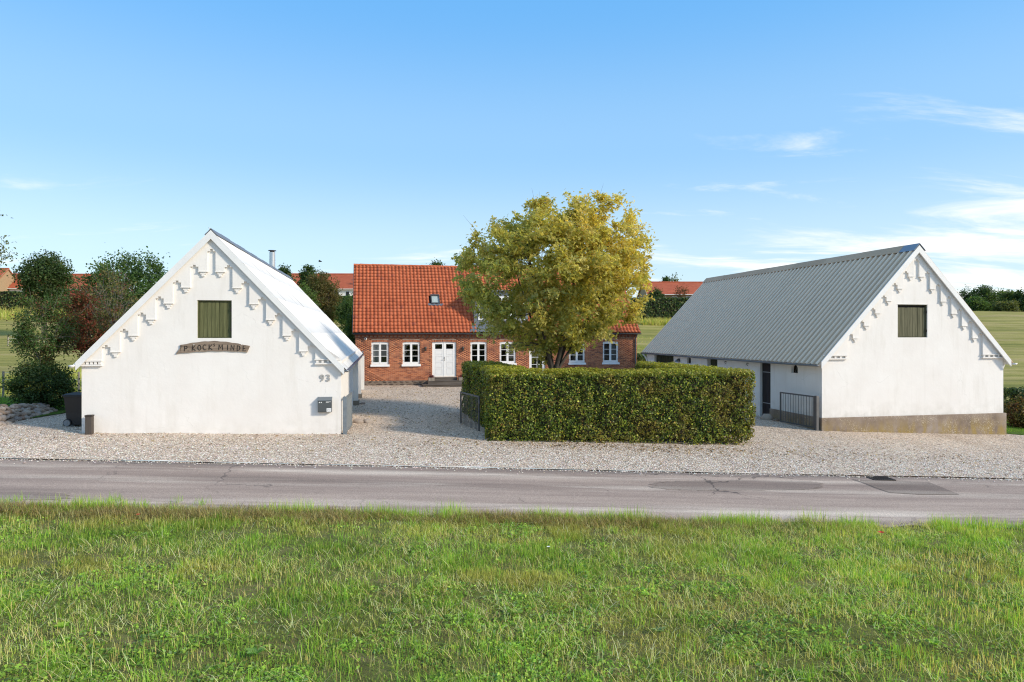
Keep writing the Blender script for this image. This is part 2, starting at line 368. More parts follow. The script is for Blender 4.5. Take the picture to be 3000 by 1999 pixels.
def m_steel_roof():
    m, nt, b = new_mat('steel_roof'); co = wpos(nt)
    n = noise(nt, co, 0.6, 5, 0.6); n2 = noise(nt, co, 22, 3, 0.6)
    c = ramp(nt, math_(nt, 'ADD', n, math_(nt, 'MULTIPLY', math_(nt, 'SUBTRACT', orand(nt), 0.5), 0.35)), [(0.25, (0.50, 0.355, 0.237)), (0.75, (0.59, 0.425, 0.288))])
    c = mixc(nt, mapr(nt, n2, 0.68, 0.76, 0, 0.5), c, (0.25, 0.24, 0.22))
    nt.links.new(c, b.inputs['Base Color']); b.inputs['Roughness'].default_value = 0.8; b.inputs['Specular IOR Level'].default_value = 0.2; return m

def m_white_roof():
    m, nt, b = new_mat('white_roof_sheet'); co = wpos(nt)
    n = noise(nt, co, 0.55, 6, 0.62); n2 = noise(nt, co, 18, 4, 0.65)
    c = ramp(nt, n, [(0.32, (0.80, 0.765, 0.715)), (0.68, (0.86, 0.83, 0.785))])
    c = mixc(nt, mapr(nt, n2, 0.62, 0.76, 0, 0.35), c, (0.62, 0.60, 0.57))
    sep = NODE(nt, 'ShaderNodeSeparateXYZ'); nt.links.new(co, sep.inputs[0])
    c = mixc(nt, math_(nt, 'MULTIPLY', mapr(nt, sep.outputs[2], 3.0, 2.0, 0, 0.6), mapr(nt, noise(nt, co, 1.3, 4), 0.42, 0.66)), c, (0.56, 0.54, 0.52))
    nt.links.new(c, b.inputs['Base Color']); b.inputs['Roughness'].default_value = 0.9; b.inputs['Specular IOR Level'].default_value = 0.08; return m

def m_plinth():
    m, nt, b = new_mat('mossy_concrete'); co = wpos(nt)
    n = noise(nt, co, 1.1, 6, 0.65); n2 = noise(nt, co, 26, 4, 0.7); n3 = noise(nt, wpos(nt, (1.4, 1.4, 0.5)), 2.3, 5, 0.65)
    c = ramp(nt, n, [(0.3, (0.15, 0.11, 0.08)), (0.48, (0.25, 0.19, 0.145)), (0.72, (0.37, 0.31, 0.26))])
    sep = NODE(nt, 'ShaderNodeSeparateXYZ'); nt.links.new(co, sep.inputs[0])
    c = mixc(nt, math_(nt, 'MULTIPLY', mapr(nt, sep.outputs[2], -0.25, -0.75, 0.1, 1.0), mapr(nt, n3, 0.4, 0.6, 0, 0.9)), c, (0.30, 0.21, 0.06))
    c = mixc(nt, math_(nt, 'MULTIPLY', mapr(nt, n2, 0.55, 0.63, 0, 0.9), mapr(nt, noise(nt, co, 1.7, 3), 0.45, 0.6)), c, (0.60, 0.52, 0.40))
    nt.links.new(c, b.inputs['Base Color']); b.inputs['Roughness'].default_value = 0.95; bump(nt, b, n2, 0.5, 0.01); return m

def m_fartile():
    m, nt, b = new_mat('far_roof_tile'); co = coords(nt)
    w = NODE(nt, 'ShaderNodeTexWave', bands_direction='X'); w.inputs['Scale'].default_value = 1.3; nt.links.new(co, w.inputs[0])
    w2 = NODE(nt, 'ShaderNodeTexWave', bands_direction='Z'); w2.inputs['Scale'].default_value = 1.15; nt.links.new(co, w2.inputs[0])
    n = noise(nt, co, 1.2, 5, 0.65)
    c = ramp(nt, n, [(0.3, (0.36, 0.075, 0.030)), (0.7, (0.50, 0.125, 0.052))])
    k = math_(nt, 'MULTIPLY', mapr(nt, w.outputs[0], 0, 0.4, 0.3, 0), 1.0); k2 = mapr(nt, w2.outputs[0], 0, 0.35, 0.35, 0)
    c = mixc(nt, math_(nt, 'MAXIMUM', k, k2), c, (0.17, 0.04, 0.02))
    nt.links.new(c, b.inputs['Base Color']); b.inputs['Roughness'].default_value = 0.8; return m

M = {}
M['plaster'] = m_plaster()
M['trim'] = plain('white_trim', (0.74, 0.735, 0.72), 0.55, 0.06, 3.0, bmp=0.1)
M['white'] = plain('white_paint', (0.80, 0.80, 0.79), 0.45, 0.04, 3.0, bmp=0.05)
M['sheet'] = m_white_roof(); M['steel'] = m_steel_roof(); M['plinth'] = m_plinth()
M['rib'] = plain('rib_painted_light', (0.86, 0.70, 0.54), 0.6, 0.06, 3.0, bmp=0.0)  # light catching the roof ribs, put in as a paler colour
M['ridge'] = plain('ridge_metal', (0.19, 0.20, 0.22), 0.5, 0.2, 2.0, 0.3)
M['blue'] = plain('blue_reflection_metal', (0.20, 0.26, 0.34), 0.5, 0.1)  # sky reflection on the ridge end painted into the base colour
M['zinc'] = plain('zinc', (0.20, 0.215, 0.235), 0.42, 0.18, 2.5, 0.55, 0.1)
M['gutter_dark'] = plain('dark_gutter', (0.075, 0.075, 0.08), 0.45, 0.15, 3.0, 0.3, 0.05)
M['galv'] = plain('galvanised_steel', (0.24, 0.27, 0.29), 0.48, 0.22, 7.0, 0.5, 0.12)
M['gatedark'] = plain('weathered_steel_bar', (0.13, 0.13, 0.13), 0.5, 0.2, 7.0, 0.5, 0.12)
M['flue'] = plain('stainless_flue', (0.55, 0.56, 0.57), 0.28, 0.08, 3.0, 0.9, 0.04)
M['iron'] = plain('rusty_iron', (0.035, 0.024, 0.018), 0.7, 0.5, 20.0, 0.2, 0.3)
M['black'] = plain('black_plastic', (0.011, 0.011, 0.012), 0.42, 0.15, 5.0, bmp=0.1)
M['greyplastic'] = plain('grey_hub_plastic', (0.22, 0.22, 0.225), 0.5, 0.1)
M['mail'] = plain('mailbox_paint', (0.075, 0.082, 0.085), 0.4, 0.06, 4.0, bmp=0.03)
M['mail2'] = plain('mailbox_lid_paint', (0.135, 0.155, 0.17), 0.4, 0.06, 4.0, bmp=0.03)
M['num'] = plain('number_metal', (0.40, 0.385, 0.36), 0.5, 0.08, 4.0, 0.2)
M['ink'] = plain('dark_carving', (0.018, 0.013, 0.011), 0.8, 0.2)
M['shutter'] = m_wood('green_shutter_wood', (0.072, 0.078, 0.030), (0.145, 0.148, 0.064))
M['shutter2'] = m_wood('faded_green_shutter_wood', (0.075, 0.074, 0.040), (0.145, 0.138, 0.082))
M['greendoor'] = m_wood('dark_green_door_wood', (0.022, 0.026, 0.013), (0.05, 0.055, 0.028))
M['darkdoor'] = m_wood('black_brown_door_wood', (0.014, 0.011, 0.012), (0.032, 0.026, 0.027))
M['sign'] = m_wood('sign_wood', (0.13, 0.095, 0.07), (0.30, 0.23, 0.17), 0.6, axis='x')
M['deck'] = m_wood('grey_step_wood', (0.075, 0.06, 0.05), (0.17, 0.145, 0.125), 0.6, axis='x')
M['post'] = m_wood('dark_post_wood', (0.035, 0.028, 0.024), (0.085, 0.07, 0.06))
M['fencewood'] = m_wood('fence_wood', (0.20, 0.17, 0.14), (0.34, 0.30, 0.25))
M['beam'] = m_wood('rotten_beam_wood', (0.03, 0.017, 0.012), (0.085, 0.05, 0.035), axis='x')
M['brick'] = m_tinted('red_brick', [(0.0, (0.30, 0.100, 0.052)), (0.35, (0.46, 0.165, 0.078)), (0.7, (0.56, 0.22, 0.105)), (0.9, (0.40, 0.14, 0.075)), (1.0, (0.20, 0.07, 0.045))])
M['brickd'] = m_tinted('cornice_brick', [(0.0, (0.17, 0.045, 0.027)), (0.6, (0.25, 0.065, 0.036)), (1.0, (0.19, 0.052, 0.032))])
M['mortar'] = plain('mortar', (0.56, 0.43, 0.32), 0.95, 0.2, 5.0, bmp=0.4, bdist=0.01)
M['tile'] = m_tinted('roof_tile', [(0.0, (0.43, 0.105, 0.044)), (0.3, (0.51, 0.132, 0.054)), (0.8, (0.57, 0.155, 0.066)), (0.94, (0.49, 0.132, 0.060)), (1.0, (0.36, 0.095, 0.052))], 0.72, 30, 0.2)
M['fartile'] = m_fartile()
M['stone'] = m_tinted('field_stone', [(0.0, (0.22, 0.15, 0.105)), (0.3, (0.40, 0.30, 0.22)), (0.55, (0.33, 0.29, 0.26)), (0.8, (0.52, 0.42, 0.32)), (1.0, (0.30, 0.19, 0.14))], 0.85, 40, 0.5)
M['fstone'] = m_tinted('foundation_stone', [(0.0, (0.085, 0.065, 0.055)), (0.4, (0.15, 0.11, 0.085)), (0.7, (0.12, 0.10, 0.09)), (1.0, (0.20, 0.15, 0.115))], 0.85, 40, 0.5)
M['pad'] = plain('pad_concrete', (0.24, 0.20, 0.155), 0.9, 0.2, 6.0, bmp=0.4)
M['foundmortar'] = plain('foundation_mortar', (0.20, 0.155, 0.12), 0.95, 0.25, 5.0, bmp=0.4, bdist=0.01)
M['glass'] = m_glass()
M['room'] = plain('room_wall', (0.14, 0.13, 0.12), 0.9, 0.05)
M['lamp'] = plain('aged_lamp_metal', (0.09, 0.085, 0.08), 0.45, 0.3, 9.0, 0.6)
M['bark'] = plain('bark', (0.085, 0.07, 0.055), 0.95, 0.4, 9.0, bmp=0.9, bdist=0.02, stretch=(2, 2, 0.5))
M['twig'] = plain('grey_twig', (0.20, 0.17, 0.14), 0.9, 0.3, 9.0)
M['leaf'] = m_leaf('leaf', 0.48); M['mapleleaf'] = m_leaf('maple_leaf', 0.62, 0.6); M['hedgeleaf'] = m_leaf('hedge_leaf', 0.38, 0.42); M['grassleaf'] = m_leaf('grass_blade', 0.5, 0.6)
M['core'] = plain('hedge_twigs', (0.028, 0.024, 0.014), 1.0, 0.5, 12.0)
M['asphalt'] = m_asphalt(); M['gravel'] = m_gravel()
M['patch'] = m_asphalt(0.74, 'patch_asphalt'); M['patch2'] = m_asphalt(0.66, 'old_patch_asphalt')
M['soil'] = m_field('stubble_soil', [(0.3, (0.13, 0.115, 0.045)), (0.5, (0.21, 0.23, 0.07)), (0.7, (0.32, 0.33, 0.11))], 2.5, 0, 22, (0.42, 0.32, 0.18), 0.7)
M['field'] = m_field('meadow', [(0.3, (0.21, 0.215, 0.05)), (0.5, (0.35, 0.315, 0.085)), (0.72, (0.50, 0.41, 0.15))], 0.07, 1.1, 1.6, (0.52, 0.39, 0.20), 0.8)
M['lawn'] = m_field('lawn', [(0.3, (0.075, 0.14, 0.02)), (0.6, (0.12, 0.20, 0.032))], 0.4, 0, 9.0, (0.12, 0.12, 0.04), 0.2)
M['paper'] = plain('white_print', (0.78, 0.78, 0.77), 0.6, 0.02)
M['heather'] = m_leaf('heather', 0.2)

# ------------------------------------------------------------------ ground sheets
def sheet(name, xs, y0f, y1f, ny, mat, dz=0.0, rough=0.0, kind='structure', label=None):
    xs = np.asarray(xs); T = np.linspace(0, 1, ny)
    X = np.repeat(xs[:, None], ny, 1); Y0 = y0f(xs); Y1 = y1f(xs); Y = Y0[:, None] * (1 - T) + Y1[:, None] * T
    Z = ground(X, Y) + dz
    if rough: Z = Z + rough * (fbm(X * 2.2, Y * 2.2, 5, 3) - 0.5) * 2
    V = np.stack([X, Y, Z], -1).reshape(-1, 3)
    n = len(xs); i = np.arange((n - 1))[:, None] * ny + np.arange(ny - 1)[None]
    F = np.stack([i, i + ny, i + ny + 1, i + 1], -1).reshape(-1, 4)
    o = link(name, mesh_arr(name, V, F, mat, smooth=True)); tag(o, kind=kind)
    return o
one = lambda v: (lambda xs: np.full(len(xs), float(v)))

xs = np.concatenate([np.linspace(-600, -160, 12), np.linspace(-150, 150, 101), np.linspace(160, 600, 12)])
sheet('field_terrain', xs, one(17.5), one(320), 160, M['field'], -0.08)
sheet('far_terrain', xs, one(319), one(2500), 12, M['field'], -0.1)
sheet('stubble_ground', np.linspace(-60, 60, 961), one(-20), lambda x: road_near(x) + 0.05 + 0.45 * (fbm(x * 0.9, x * 0 + 1, 19, 4) - 0.5), 120, M['soil'], 0.012, 0.03)
# the road: slightly cambered
o = sheet('road', np.linspace(-120, 120, 121), lambda x: road_near(x) - 0.15, lambda x: road_far(x) + 0.1, 17, M['asphalt'], 0.0)
def gravel_edge(x): return road_far(x) + 0.10 * (fbm(x * 1.1, x * 0 + 3, 9, 3) - 0.5) - 0.02
def gravel_back(x): return np.interp(x, [-30, -16.4, -15.6, -4, 11, 19.0, 19.5, 40], [19.6, 19.8, 20.7, 22, 27, 27.2, 26.9, 27.5])
sheet('gravel_apron', np.linspace(-40, 40, 401), gravel_edge, gravel_back, 90, M['gravel'], 0.03, 0.018)
sheet('gravel_yard', np.linspace(-17.5, 11.5, 146), lambda x: gravel_back(x) - 0.02, one(47), 110, M['gravel'], 0.027, 0.018)
sheet('lawn_beside_stones', np.linspace(-60, -15.7, 60), lambda x: gravel_back(x) - 0.3, one(29), 24, M['lawn'], 0.05, 0.03)
sheet('lawn_beside_barn', np.linspace(18.2, 50, 60), lambda x: gravel_back(x) - 0.25, one(33.5), 24, M['lawn'], 0.05, 0.03)

def ground_poly(name, pts, mat, dz, label=None):
    """thin repair sheet lying on the road"""
    bm = bmesh.new(); vs = [bm.verts.new((x, y, 0)) for x, y in pts]; bm.faces.new(vs)
    bmesh.ops.triangulate(bm, faces=bm.faces)
    bmesh.ops.subdivide_edges(bm, edges=bm.edges, cuts=4, use_grid_fill=True)
    for v in bm.verts: v.co.z = gz(v.co.x, v.co.y) + dz
    me = bpy.data.meshes.new(name); bm.to_mesh(me); bm.free(); me.materials.append(mat)
    return tag(link(name, me), kind='structure')
def at_ground(px, py):
    k = (px - 1500) / 2000.0; q = (py - 977) / 2000.0
    lo, hi = 3.0, 80.0
    for _ in range(60):
        m = (lo + hi) / 2
        if (CAM_H - gz(k * m, m)) / m > q: lo = m
        else: hi = m
    return k * lo, lo
def blob(px0, px1, py0, py1, n=110, seed=1):
    r = random.Random(seed); c = ((px0 + px1) / 2, (py0 + py1) / 2); out = []
    for i in range(n):
        a = 2 * math.pi * i / n; ca, sa = math.cos(a), math.sin(a)
        f = 1 + r.uniform(-0.07, 0.07)
        out.append(at_ground(c[0] + abs(ca) ** 0.5 * math.copysign((px1 - px0) / 2, ca) * f, c[1] + abs(sa) ** 0.7 * math.copysign((py1 - py0) / 2, sa) * f))
    return out
ground_poly('asphalt_patch', blob(1915, 2410, 1409, 1437, seed=3), M['patch'], 0.006)
ground_poly('asphalt_patch', blob(-160, 205, 1443, 1466, seed=4), M['patch'], 0.006)
ground_poly('asphalt_patch', [at_ground(p[0] + (i % 3 - 1) * 4 - 0, p[1] + (i % 2) * 1.2) for i, p in enumerate(((2500, 1405), (2560, 1407), (2625, 1409), (2690, 1411), (2720, 1413), (2752, 1426), (2790, 1440), (2812, 1449), (2760, 1450), (2700, 1449), (2650, 1447), (2602, 1443), (2570, 1431), (2530, 1415)))], M['patch2'], 0.008)

# ------------------------------------------------------------------ barns
BARN_T = 0.30
def wall_cols(mb, xb, zbot, topf, openings, y0, y1):
    """vertical wall in the x-z plane, y0..y1 thick, cut by rectangular openings; built as columns of solid blocks"""
    xb = sorted(set([round(v, 4) for v in xb] + [round(v, 4) for o in openings for v in o[:2]]))
    for a, b in zip(xb[:-1], xb[1:]):
        m = (a + b) / 2; cut = sorted([(o[2], o[3]) for o in openings if o[0] < m < o[1]])
        z = zbot
        spans = []
        for c0, c1 in cut:
            if c0 > z: spans.append((z, c0, False))
            z = c1
        spans.append((z, None, True))
        for s0, s1, top in spans:
            if top: mb.prism([(a, s0), (b, s0), (b, topf(b)), (a, topf(a))], y0, y1)
            else: mb.box(a, b, y0, y1, s0, s1)

def frieze(root, W, tip, m, zend, depth=0.07, uc=None):
    """stepped raised band under the verge, its corbels and the dentil bands at both eaves"""
    uc = W / 2 if uc is None else uc; dx, pw = 0.474, 0.25; dy = dx * m * 0.93
    cols = [(0.0, 0.04, tip - 0.52), (0.04, 0.1125, tip - 0.587)]
    b0 = tip - 1.18
    for i in range(6):
        c = 0.1125 + i * dx; b = b0 - i * dy; t = b + 0.13
        cols += [(c, c + pw, b), (c + pw, c + pw + 0.072, t), (c + pw + 0.072, c + pw + 0.152, t + 0.055), (c + pw + 0.152, c + dx, t)]
    mb = MB()
    roofz = lambda d: tip - 0.10 - m * d
    sides = []
    for sgn in (-1, 1):
        half = uc if sgn < 0 else W - uc
        cs = cols + [(0.1125 + 6 * dx, half, zend + 0.17)]
        prev = None
        for (a, b, zb) in cs:
            xa, xb_ = uc + sgn * a, uc + sgn * b
            mb.add([(xa, -depth, zb), (xb_, -depth, zb), (xb_, -depth, roofz(b)), (xa, -depth, roofz(a))], [(0, 1, 2, 3)])
            mb.add([(xa, -depth, zb), (xb_, -depth, zb), (xb_, 0.01, zb), (xa, 0.01, zb)], [(0, 1, 2, 3)])
            if prev is not None and abs(prev - zb) > 1e-4:
                mb.add([(xa, -depth, prev), (xa, 0.01, prev), (xa, 0.01, zb), (xa, -depth, zb)], [(0, 1, 2, 3)])
            prev = zb
    bm_o = mb.build('stepped_frieze', M['plaster'], root)
    # merge the band into one surface
    bm = bmesh.new(); bm.from_mesh(bm_o.data); bmesh.ops.remove_doubles(bm, verts=bm.verts, dist=1e-4); bm.to_mesh(bm_o.data); bm.free()
    cm = MB(); cm.prism([(-0.075, -0.065), (-0.075, 0), (0.075, 0), (0.075, -0.065), (0.04, -0.065), (0.04, -0.13), (-0.04, -0.13), (-0.04, -0.065)], -0.055, 0.0)
    cme = cm.mesh('corbel', M['plaster'])
    lm = MB(); lm.box(-0.135, 0.135, -depth - 0.02, 0.0, -0.022, 0.0); lme = lm.mesh('corbel_ledge', M['plaster'])
    for sgn in (-1, 1):
        for i in range(6):
            c = 0.1125 + i * dx + pw / 2; b = b0 - i * dy
            k = link('corbel', cme, root, (uc + sgn * c, 0, b - 0.022)); link('ledge', lme, root, (uc + sgn * c, 0, b))
    # eave bands
    dm = MB(); dm.box(-0.035, 0.035, -depth - 0.005, 0, -0.075, 0); dme = dm.mesh('dentil', M['plaster'])
    for sgn in (-1, 1):
        a, b = 0.1125 + 6 * dx, (uc if sgn < 0 else W - uc) - 0.004
        x0, x1 = sorted((uc + sgn * a, uc + sgn * b))
        q = MB(); q.box(x0 - 0.02, x1, -depth - 0.03, 0.0, zend + 0.13, zend + 0.168); q.build('eave_band', M['plaster'], root)
        q = MB(); q.box(x0 - 0.01, x1, -depth - 0.02, 0.0, zend, zend + 0.045); q.build('eave_band', M['plaster'], root)
        n = 5
        for j in range(n):
            link('dentil', dme, root, (x0 + 0.06 + (x1 - x0 - 0.12) * j / (n - 1), 0, zend + 0.125))

def shutter(root, x0, x1, z0, z1, n, mat, seed, gap_top=0.0, widths=None):
    """boarded loft hatch in a thin frame, seen from outside; boards one by one"""
    r = random.Random(seed)
    h = MB(); t = 0.035
    h.prism([(x0, z0), (x1, z0), (x1, z1), (x0, z1)], 0.10, 0.12); back = h.build('hatch', M['darkdoor'], root, (0, 0.035, 0))
    f = MB()
    f.box(x0, x0 + t, 0.005, 0.10, z0, z1); f.box(x1 - t, x1, 0.005, 0.10, z0, z1); f.box(x0 + t, x1 - t, 0.005, 0.10, z1 - t, z1); f.box(x0 + t, x1 - t, 0.005, 0.10, z0, z0 + t * 0.6)
    f.build('hatch_frame', mat, back)
    a = x0 + t + 0.004; w = (x1 - x0 - 2 * t - 0.008) / n
    for i in range(n):
        b = MB(); ww = w - r.uniform(0.006, 0.013); top = z1 - t - 0.006 - gap_top - r.uniform(0, 0.008); bot = z0 + t * 0.6 + 0.003 + r.uniform(0, 0.008)
        s = r.uniform(-0.006, 0.006)
        b.prism([(-ww / 2, bot), (ww / 2, bot), (ww / 2 + s, top), (-ww / 2 + s, top)], -0.012, 0.012)
        b.build('board', mat, back, (a + w * (i + 0.5), 0.055 + r.uniform(-0.006, 0.006), 0), (0, 0, r.uniform(-0.03, 0.03)))
    for zz in (z0 + 0.25, z1 - 0.28):
        q = MB(); q.box(x1 - 0.05, x1 + 0.02, -0.012, 0.006, zz - 0.05, zz + 0.05); q.build('hinge', M['iron'], back)

def verge(root, W, tip, m, ov_side, y0, y1, h, mat, uc=None):
    """white barge boards along both roof edges of a gable"""
    uc = W / 2 if uc is None else uc
    for sgn in (-1, 1):
        e = (uc if sgn < 0 else W - uc) + ov_side
        b = MB(); x1 = uc + sgn * e
        b.prism([(uc, tip), (uc, tip - h), (x1, tip - m * e - h * 0.9), (x1, tip - m * e)], y0, y1)
        b.build('barge_board', mat, root)

def half_gutter(p0, p1, r, mat, name, parent, sag=0.0, n=8):
    p0, p1 = Vector(p0), Vector(p1); t = (p1 - p0).normalized(); s = t.cross(Vector((0, 0, 1))).normalized()
    vs = []; fs = []; k = 9; th = 0.012
    for i in range(n + 1):
        c = p0.lerp(p1, i / n) - Vector((0, 0, sag * math.sin(math.pi * i / n) + 0.006 * math.sin(i * 2.3)))
        for rr in (r, r - th):
            for j in range(k):
                a = math.pi * j / (k - 1); vs.append(c + s * math.cos(a) * rr - Vector((0, 0, math.sin(a) * rr)))
    st = 2 * k
    for i in range(n):
        for q in (0, k):
            for j in range(k - 1): fs.append((i * st + q + j, i * st + q + j + 1, (i + 1) * st + q + j + 1, (i + 1) * st + q + j))
        for j in (0, k - 1): fs.append((i * st + j, i * st + k + j, (i + 1) * st + k + j, (i + 1) * st + j))
    for i in (0, n):
        fs.append(tuple(i * st + j for j in range(k)))
    mb = MB(); mb.add(vs, fs, True); return mb.build(name, mat, parent)

# ---- left barn (white, white roof sheets)
LB = dict(x=-12.33, y=19.56, a=math.radians(10.7), W=7.22, L=17.1, ze=1.99, tip=5.94)
def left_barn():
    W, Ln, tip = LB['W'], LB['L'], LB['tip']; uc = W / 2 - 0.10; m = (tip - 2.06) / (W / 2 + 0.02)
    root = thing('white_barn', 'white plastered barn with stepped gable frieze, white sheet roof and arched wooden name board', 'barn', (LB['x'], LB['y'], 0), LB['a'])
    topf = lambda x: tip - 0.10 - m * abs(x - uc)
    hx0, hx1 = 3.10, 4.06; hz0, hz1 = 2.79, 3.91
    mb = MB(); wall_cols(mb, [0, uc, W], -0.6, topf, [(hx0, hx1, hz0, hz1)], 0.0, BARN_T); mb.build('gable_wall', M['plaster'], root)
    mb = MB(); mb.prism([(0, -0.6), (W, -0.6), (W, topf(W)), (uc, topf(uc)), (0, topf(0))], Ln - BARN_T, Ln); mb.build('rear_gable_wall', M['plaster'], root)
    mb = MB(); mb.box(0, BARN_T, BARN_T, Ln - BARN_T, -0.6, topf(0)); mb.build('side_wall', M['plaster'], root)
    mb = MB(); mb.box(W - BARN_T, W, BARN_T, 14.1, -0.6, topf(0)); mb.build('side_wall', M['plaster'], root)
    mb = MB(); mb.box(W - BARN_T, W - 0.12, 14.1, 15.1, -0.6, topf(0)); mb.build('barn_door', M['greendoor'], root)
    mb = MB(); mb.box(W - BARN_T, W, 15.1, Ln - BARN_T, -0.6, topf(0)); mb.build('side_wall', M['plaster'], root)
    for v, pr in ((8.6, 0.20), (12.0, 0.22)):
        q = MB(); q.box(W - 0.05, W + pr, v, v + 0.55, 0.03, topf(W) - 0.16); q.build('pier', M['plaster'], root)
        q = MB(); q.box(W - 0.05, W + pr + 0.05, v - 0.04, v + 0.62, -0.7, 0.03); q.build('pier_base', M['pad'], root, bevel=0.012)
    # the open white door leaf with dark hinges
    q = MB(); q.box(W + 0.02, W + 0.30, 15.16, 15.21, -0.02, topf(W) - 0.12); d = q.build('door_leaf', M['white'], root)
    for z in (0.15, 0.75, 1.05, 1.3):
        q = MB(); q.box(W + 0.0, W + 0.10, 15.12, 15.16, z - 0.03, z + 0.03); q.build('hinge', M['iron'], d)
    q = MB(); q.box(W + 0.01, W + 0.5, 13.9, 14.6, -0.42, -0.22); q.build('door_step', M['pad'], root, bevel=0.01)
    q = MB(); q.tube([(W + 0.13, 12.9, 1.66), (W + 0.13, 12.9, 1.58), (W + 0.13, 12.9, 1.46)], [0.02, 0.06, 0.085], 12); q.tube([(W - 0.01, 12.9, 1.62), (W + 0.13, 12.9, 1.67)], 0.012, 6); q.build('wall_lamp', M['lamp'], root)
    frieze(root, W, tip, m, LB['ze'], uc=uc)
    verge(root, W, tip + 0.028, m, 0.10, -0.17, -0.13, 0.26, M['trim'], uc)
    # soffit under the verge
    for sgn in (-1, 1):
        e = (uc if sgn < 0 else W - uc) + 0.12
        q = MB(); q.prism([(uc, tip - 0.035), (uc, tip - 0.09), (uc + sgn * e, tip - m * e - 0.09), (uc + sgn * e, tip - m * e - 0.035)], -0.128, Ln + 0.1); q.build('roof_deck', M['trim'], root)
    # corrugated sheets on the yard-side slope, one by one
    sl = math.hypot(1, m); e = W - uc + 0.16; length = e * sl; ang = math.atan(m)
    rows, per = 4, 7; sw = 1.022; ncol = 17; rl = length / rows
    xsn = np.linspace(0, sw + 0.03, per * 6 + 1)
    V = []; 
    for yy in (0.0, rl + 0.12):
        for xq in xsn: V.append((xq, yy, 0.008 * math.cos(xq / (sw / per) * 2 * math.pi)))
    n = len(xsn); F = [(i, i + 1, n + i + 1, n + i) for i in range(n - 1)]
    F += [(i, i + 1, 2 * n + i + 1, 2 * n + i) for i in range(n - 1)]   # lower lip
    V += [(p[0], p[1], p[2] - 0.012) for p in V[:n]]
    me = bpy.data.meshes.new('roof_sheet'); me.from_pydata(V, [], F); me.polygons.foreach_set('use_smooth', [True] * len(F)); me.materials.append(M['sheet'])
    # local frame: x along the barn (world local y), y up the slope
    r = random.Random(5)
    for sgn in (1,):
        for i in range(ncol):
            for j in range(rows):
                o = link('roof_sheet', me, root)
                lo = length - j * rl; hx = lo / sl
                base = Vector((uc + hx, -0.15 + i * sw * (Ln + 0.25) / (ncol * sw), tip - m * hx + 0.008 + r.uniform(-0.004, 0.004)))
                X = Vector((0, 1, 0)); Y = Vector((-1 / sl, 0, m / sl)); Z = X.cross(Y)
                Y2 = (Y + Z * 0.004 * (j > -1)).normalized(); Z2 = X.cross(Y2)
                mt = Matrix((X, Y2, Z2)).transposed().to_4x4(); mt.translation = base + Z2 * 0.004
                o.matrix_local = mt
    q = MB(); e2 = uc + 0.16; q.prism([(uc, tip + 0.03), (uc, tip - 0.03), (uc - e2, tip - m * e2 - 0.03), (uc - e2, tip - m * e2 + 0.03)], -0.15, Ln + 0.1); q.build('rear_slope', M['sheet'], root)
    # ridge cap
    rc = MB(); n = 14
    pr = [(-0.17, -0.17 * m + 0.045), (-0.09, -0.06), (0, 0.05), (0.09, -0.06), (0.17, -0.17 * m + 0.045)]
    for k in range(n):
        y0 = -0.16 + k * (Ln + 0.28) / n; y1 = y0 + (Ln + 0.28) / n + 0.03
        c = MB(); zo = 0.012 * (k % 2) - 0.02 * math.sin(math.pi * k / n)
        c.prism([(uc + a, tip + b + 0.035 + zo) for a, b in pr] + [(uc + a, tip + b + 0.015 + zo) for a, b in reversed(pr)], y0, y1); c.build('ridge_cap', M['ridge'], root)
    # gutters
    half_gutter((W + 0.18, -0.16, tip - m * (W - uc + 0.17) + 0.02), (W + 0.18, Ln + 0.1, tip - m * (W - uc + 0.17) + 0.02), 0.07, M['zinc'], 'gutter', root, sag=0.03)
    half_gutter((-0.18, Ln, tip - m * (uc + 0.17) + 0.02), (-0.18, -0.24, tip - m * (uc + 0.17) + 0.02), 0.07, M['trim'], 'gutter', root)
    q = MB(); q.tube([(W + 0.18, Ln - 0.1, 1.95), (W + 0.12, Ln - 0.1, 1.7), (W + 0.07, Ln - 0.1, 1.5), (W + 0.07, Ln - 0.1, -0.4)], 0.035, 8); q.build('downpipe', M['zinc'], root)
    # flue
    v = 12.1
    fl = MB(); fl.tube([(uc - 0.14, v, 5.5), (uc - 0.14, v, 6.74)], 0.135, 16); f = fl.build('flue_pipe', M['flue'], root)
    q = MB(); q.tube([(uc - 0.14, v, 6.36), (uc - 0.14, v, 6.39)], 0.142, 16); q.build('clamp_ring', M['flue'], f)
    q = MB(); q.tube([(uc - 0.14, v, 6.74), (uc - 0.14, v, 6.80)], [0.11, 0.10], 16); q.build('flue_neck', M['iron'], f)
    q = MB(); q.tube([(uc - 0.14, v, 6.80), (uc - 0.14, v, 6.83)], [0.19, 0.17], 16); q.build('rain_cap', M['gutter_dark'], f)
    shutter(root, hx0, hx1, hz0, hz1, 8, M['shutter'], 3)
    # white reveal line under the hatch
    # arched wooden name board with carved letters
    bx = MB(); N_ = 24; top = []; bot = []
    for i in range(N_ + 1):
        t = i / N_; x = 1.78 + 2.02 * t
        top.append((x + (0.13 if i == 0 else 0), 2.56 + 0.15 * math.sin(math.pi * (t * 0.96 + 0.02)) - 0.02 * t + 0.006 * math.sin(t * 40)))
        bot.append((x - (0.08 if i == N_ else 0), 2.34 + 0.075 * math.sin(math.pi * (t * 0.8 + 0.05)) - 0.01 + 0.006 * math.sin(t * 31)))
    bot[0] = (1.74, 2.325)
    vs = [(x, -0.045, z) for x, z in bot] + [(x, -0.045, z) for x, z in top] + [(x, -0.002, z) for x, z in bot] + [(x, -0.002, z) for x, z in top]
    k = N_ + 1; fs = []
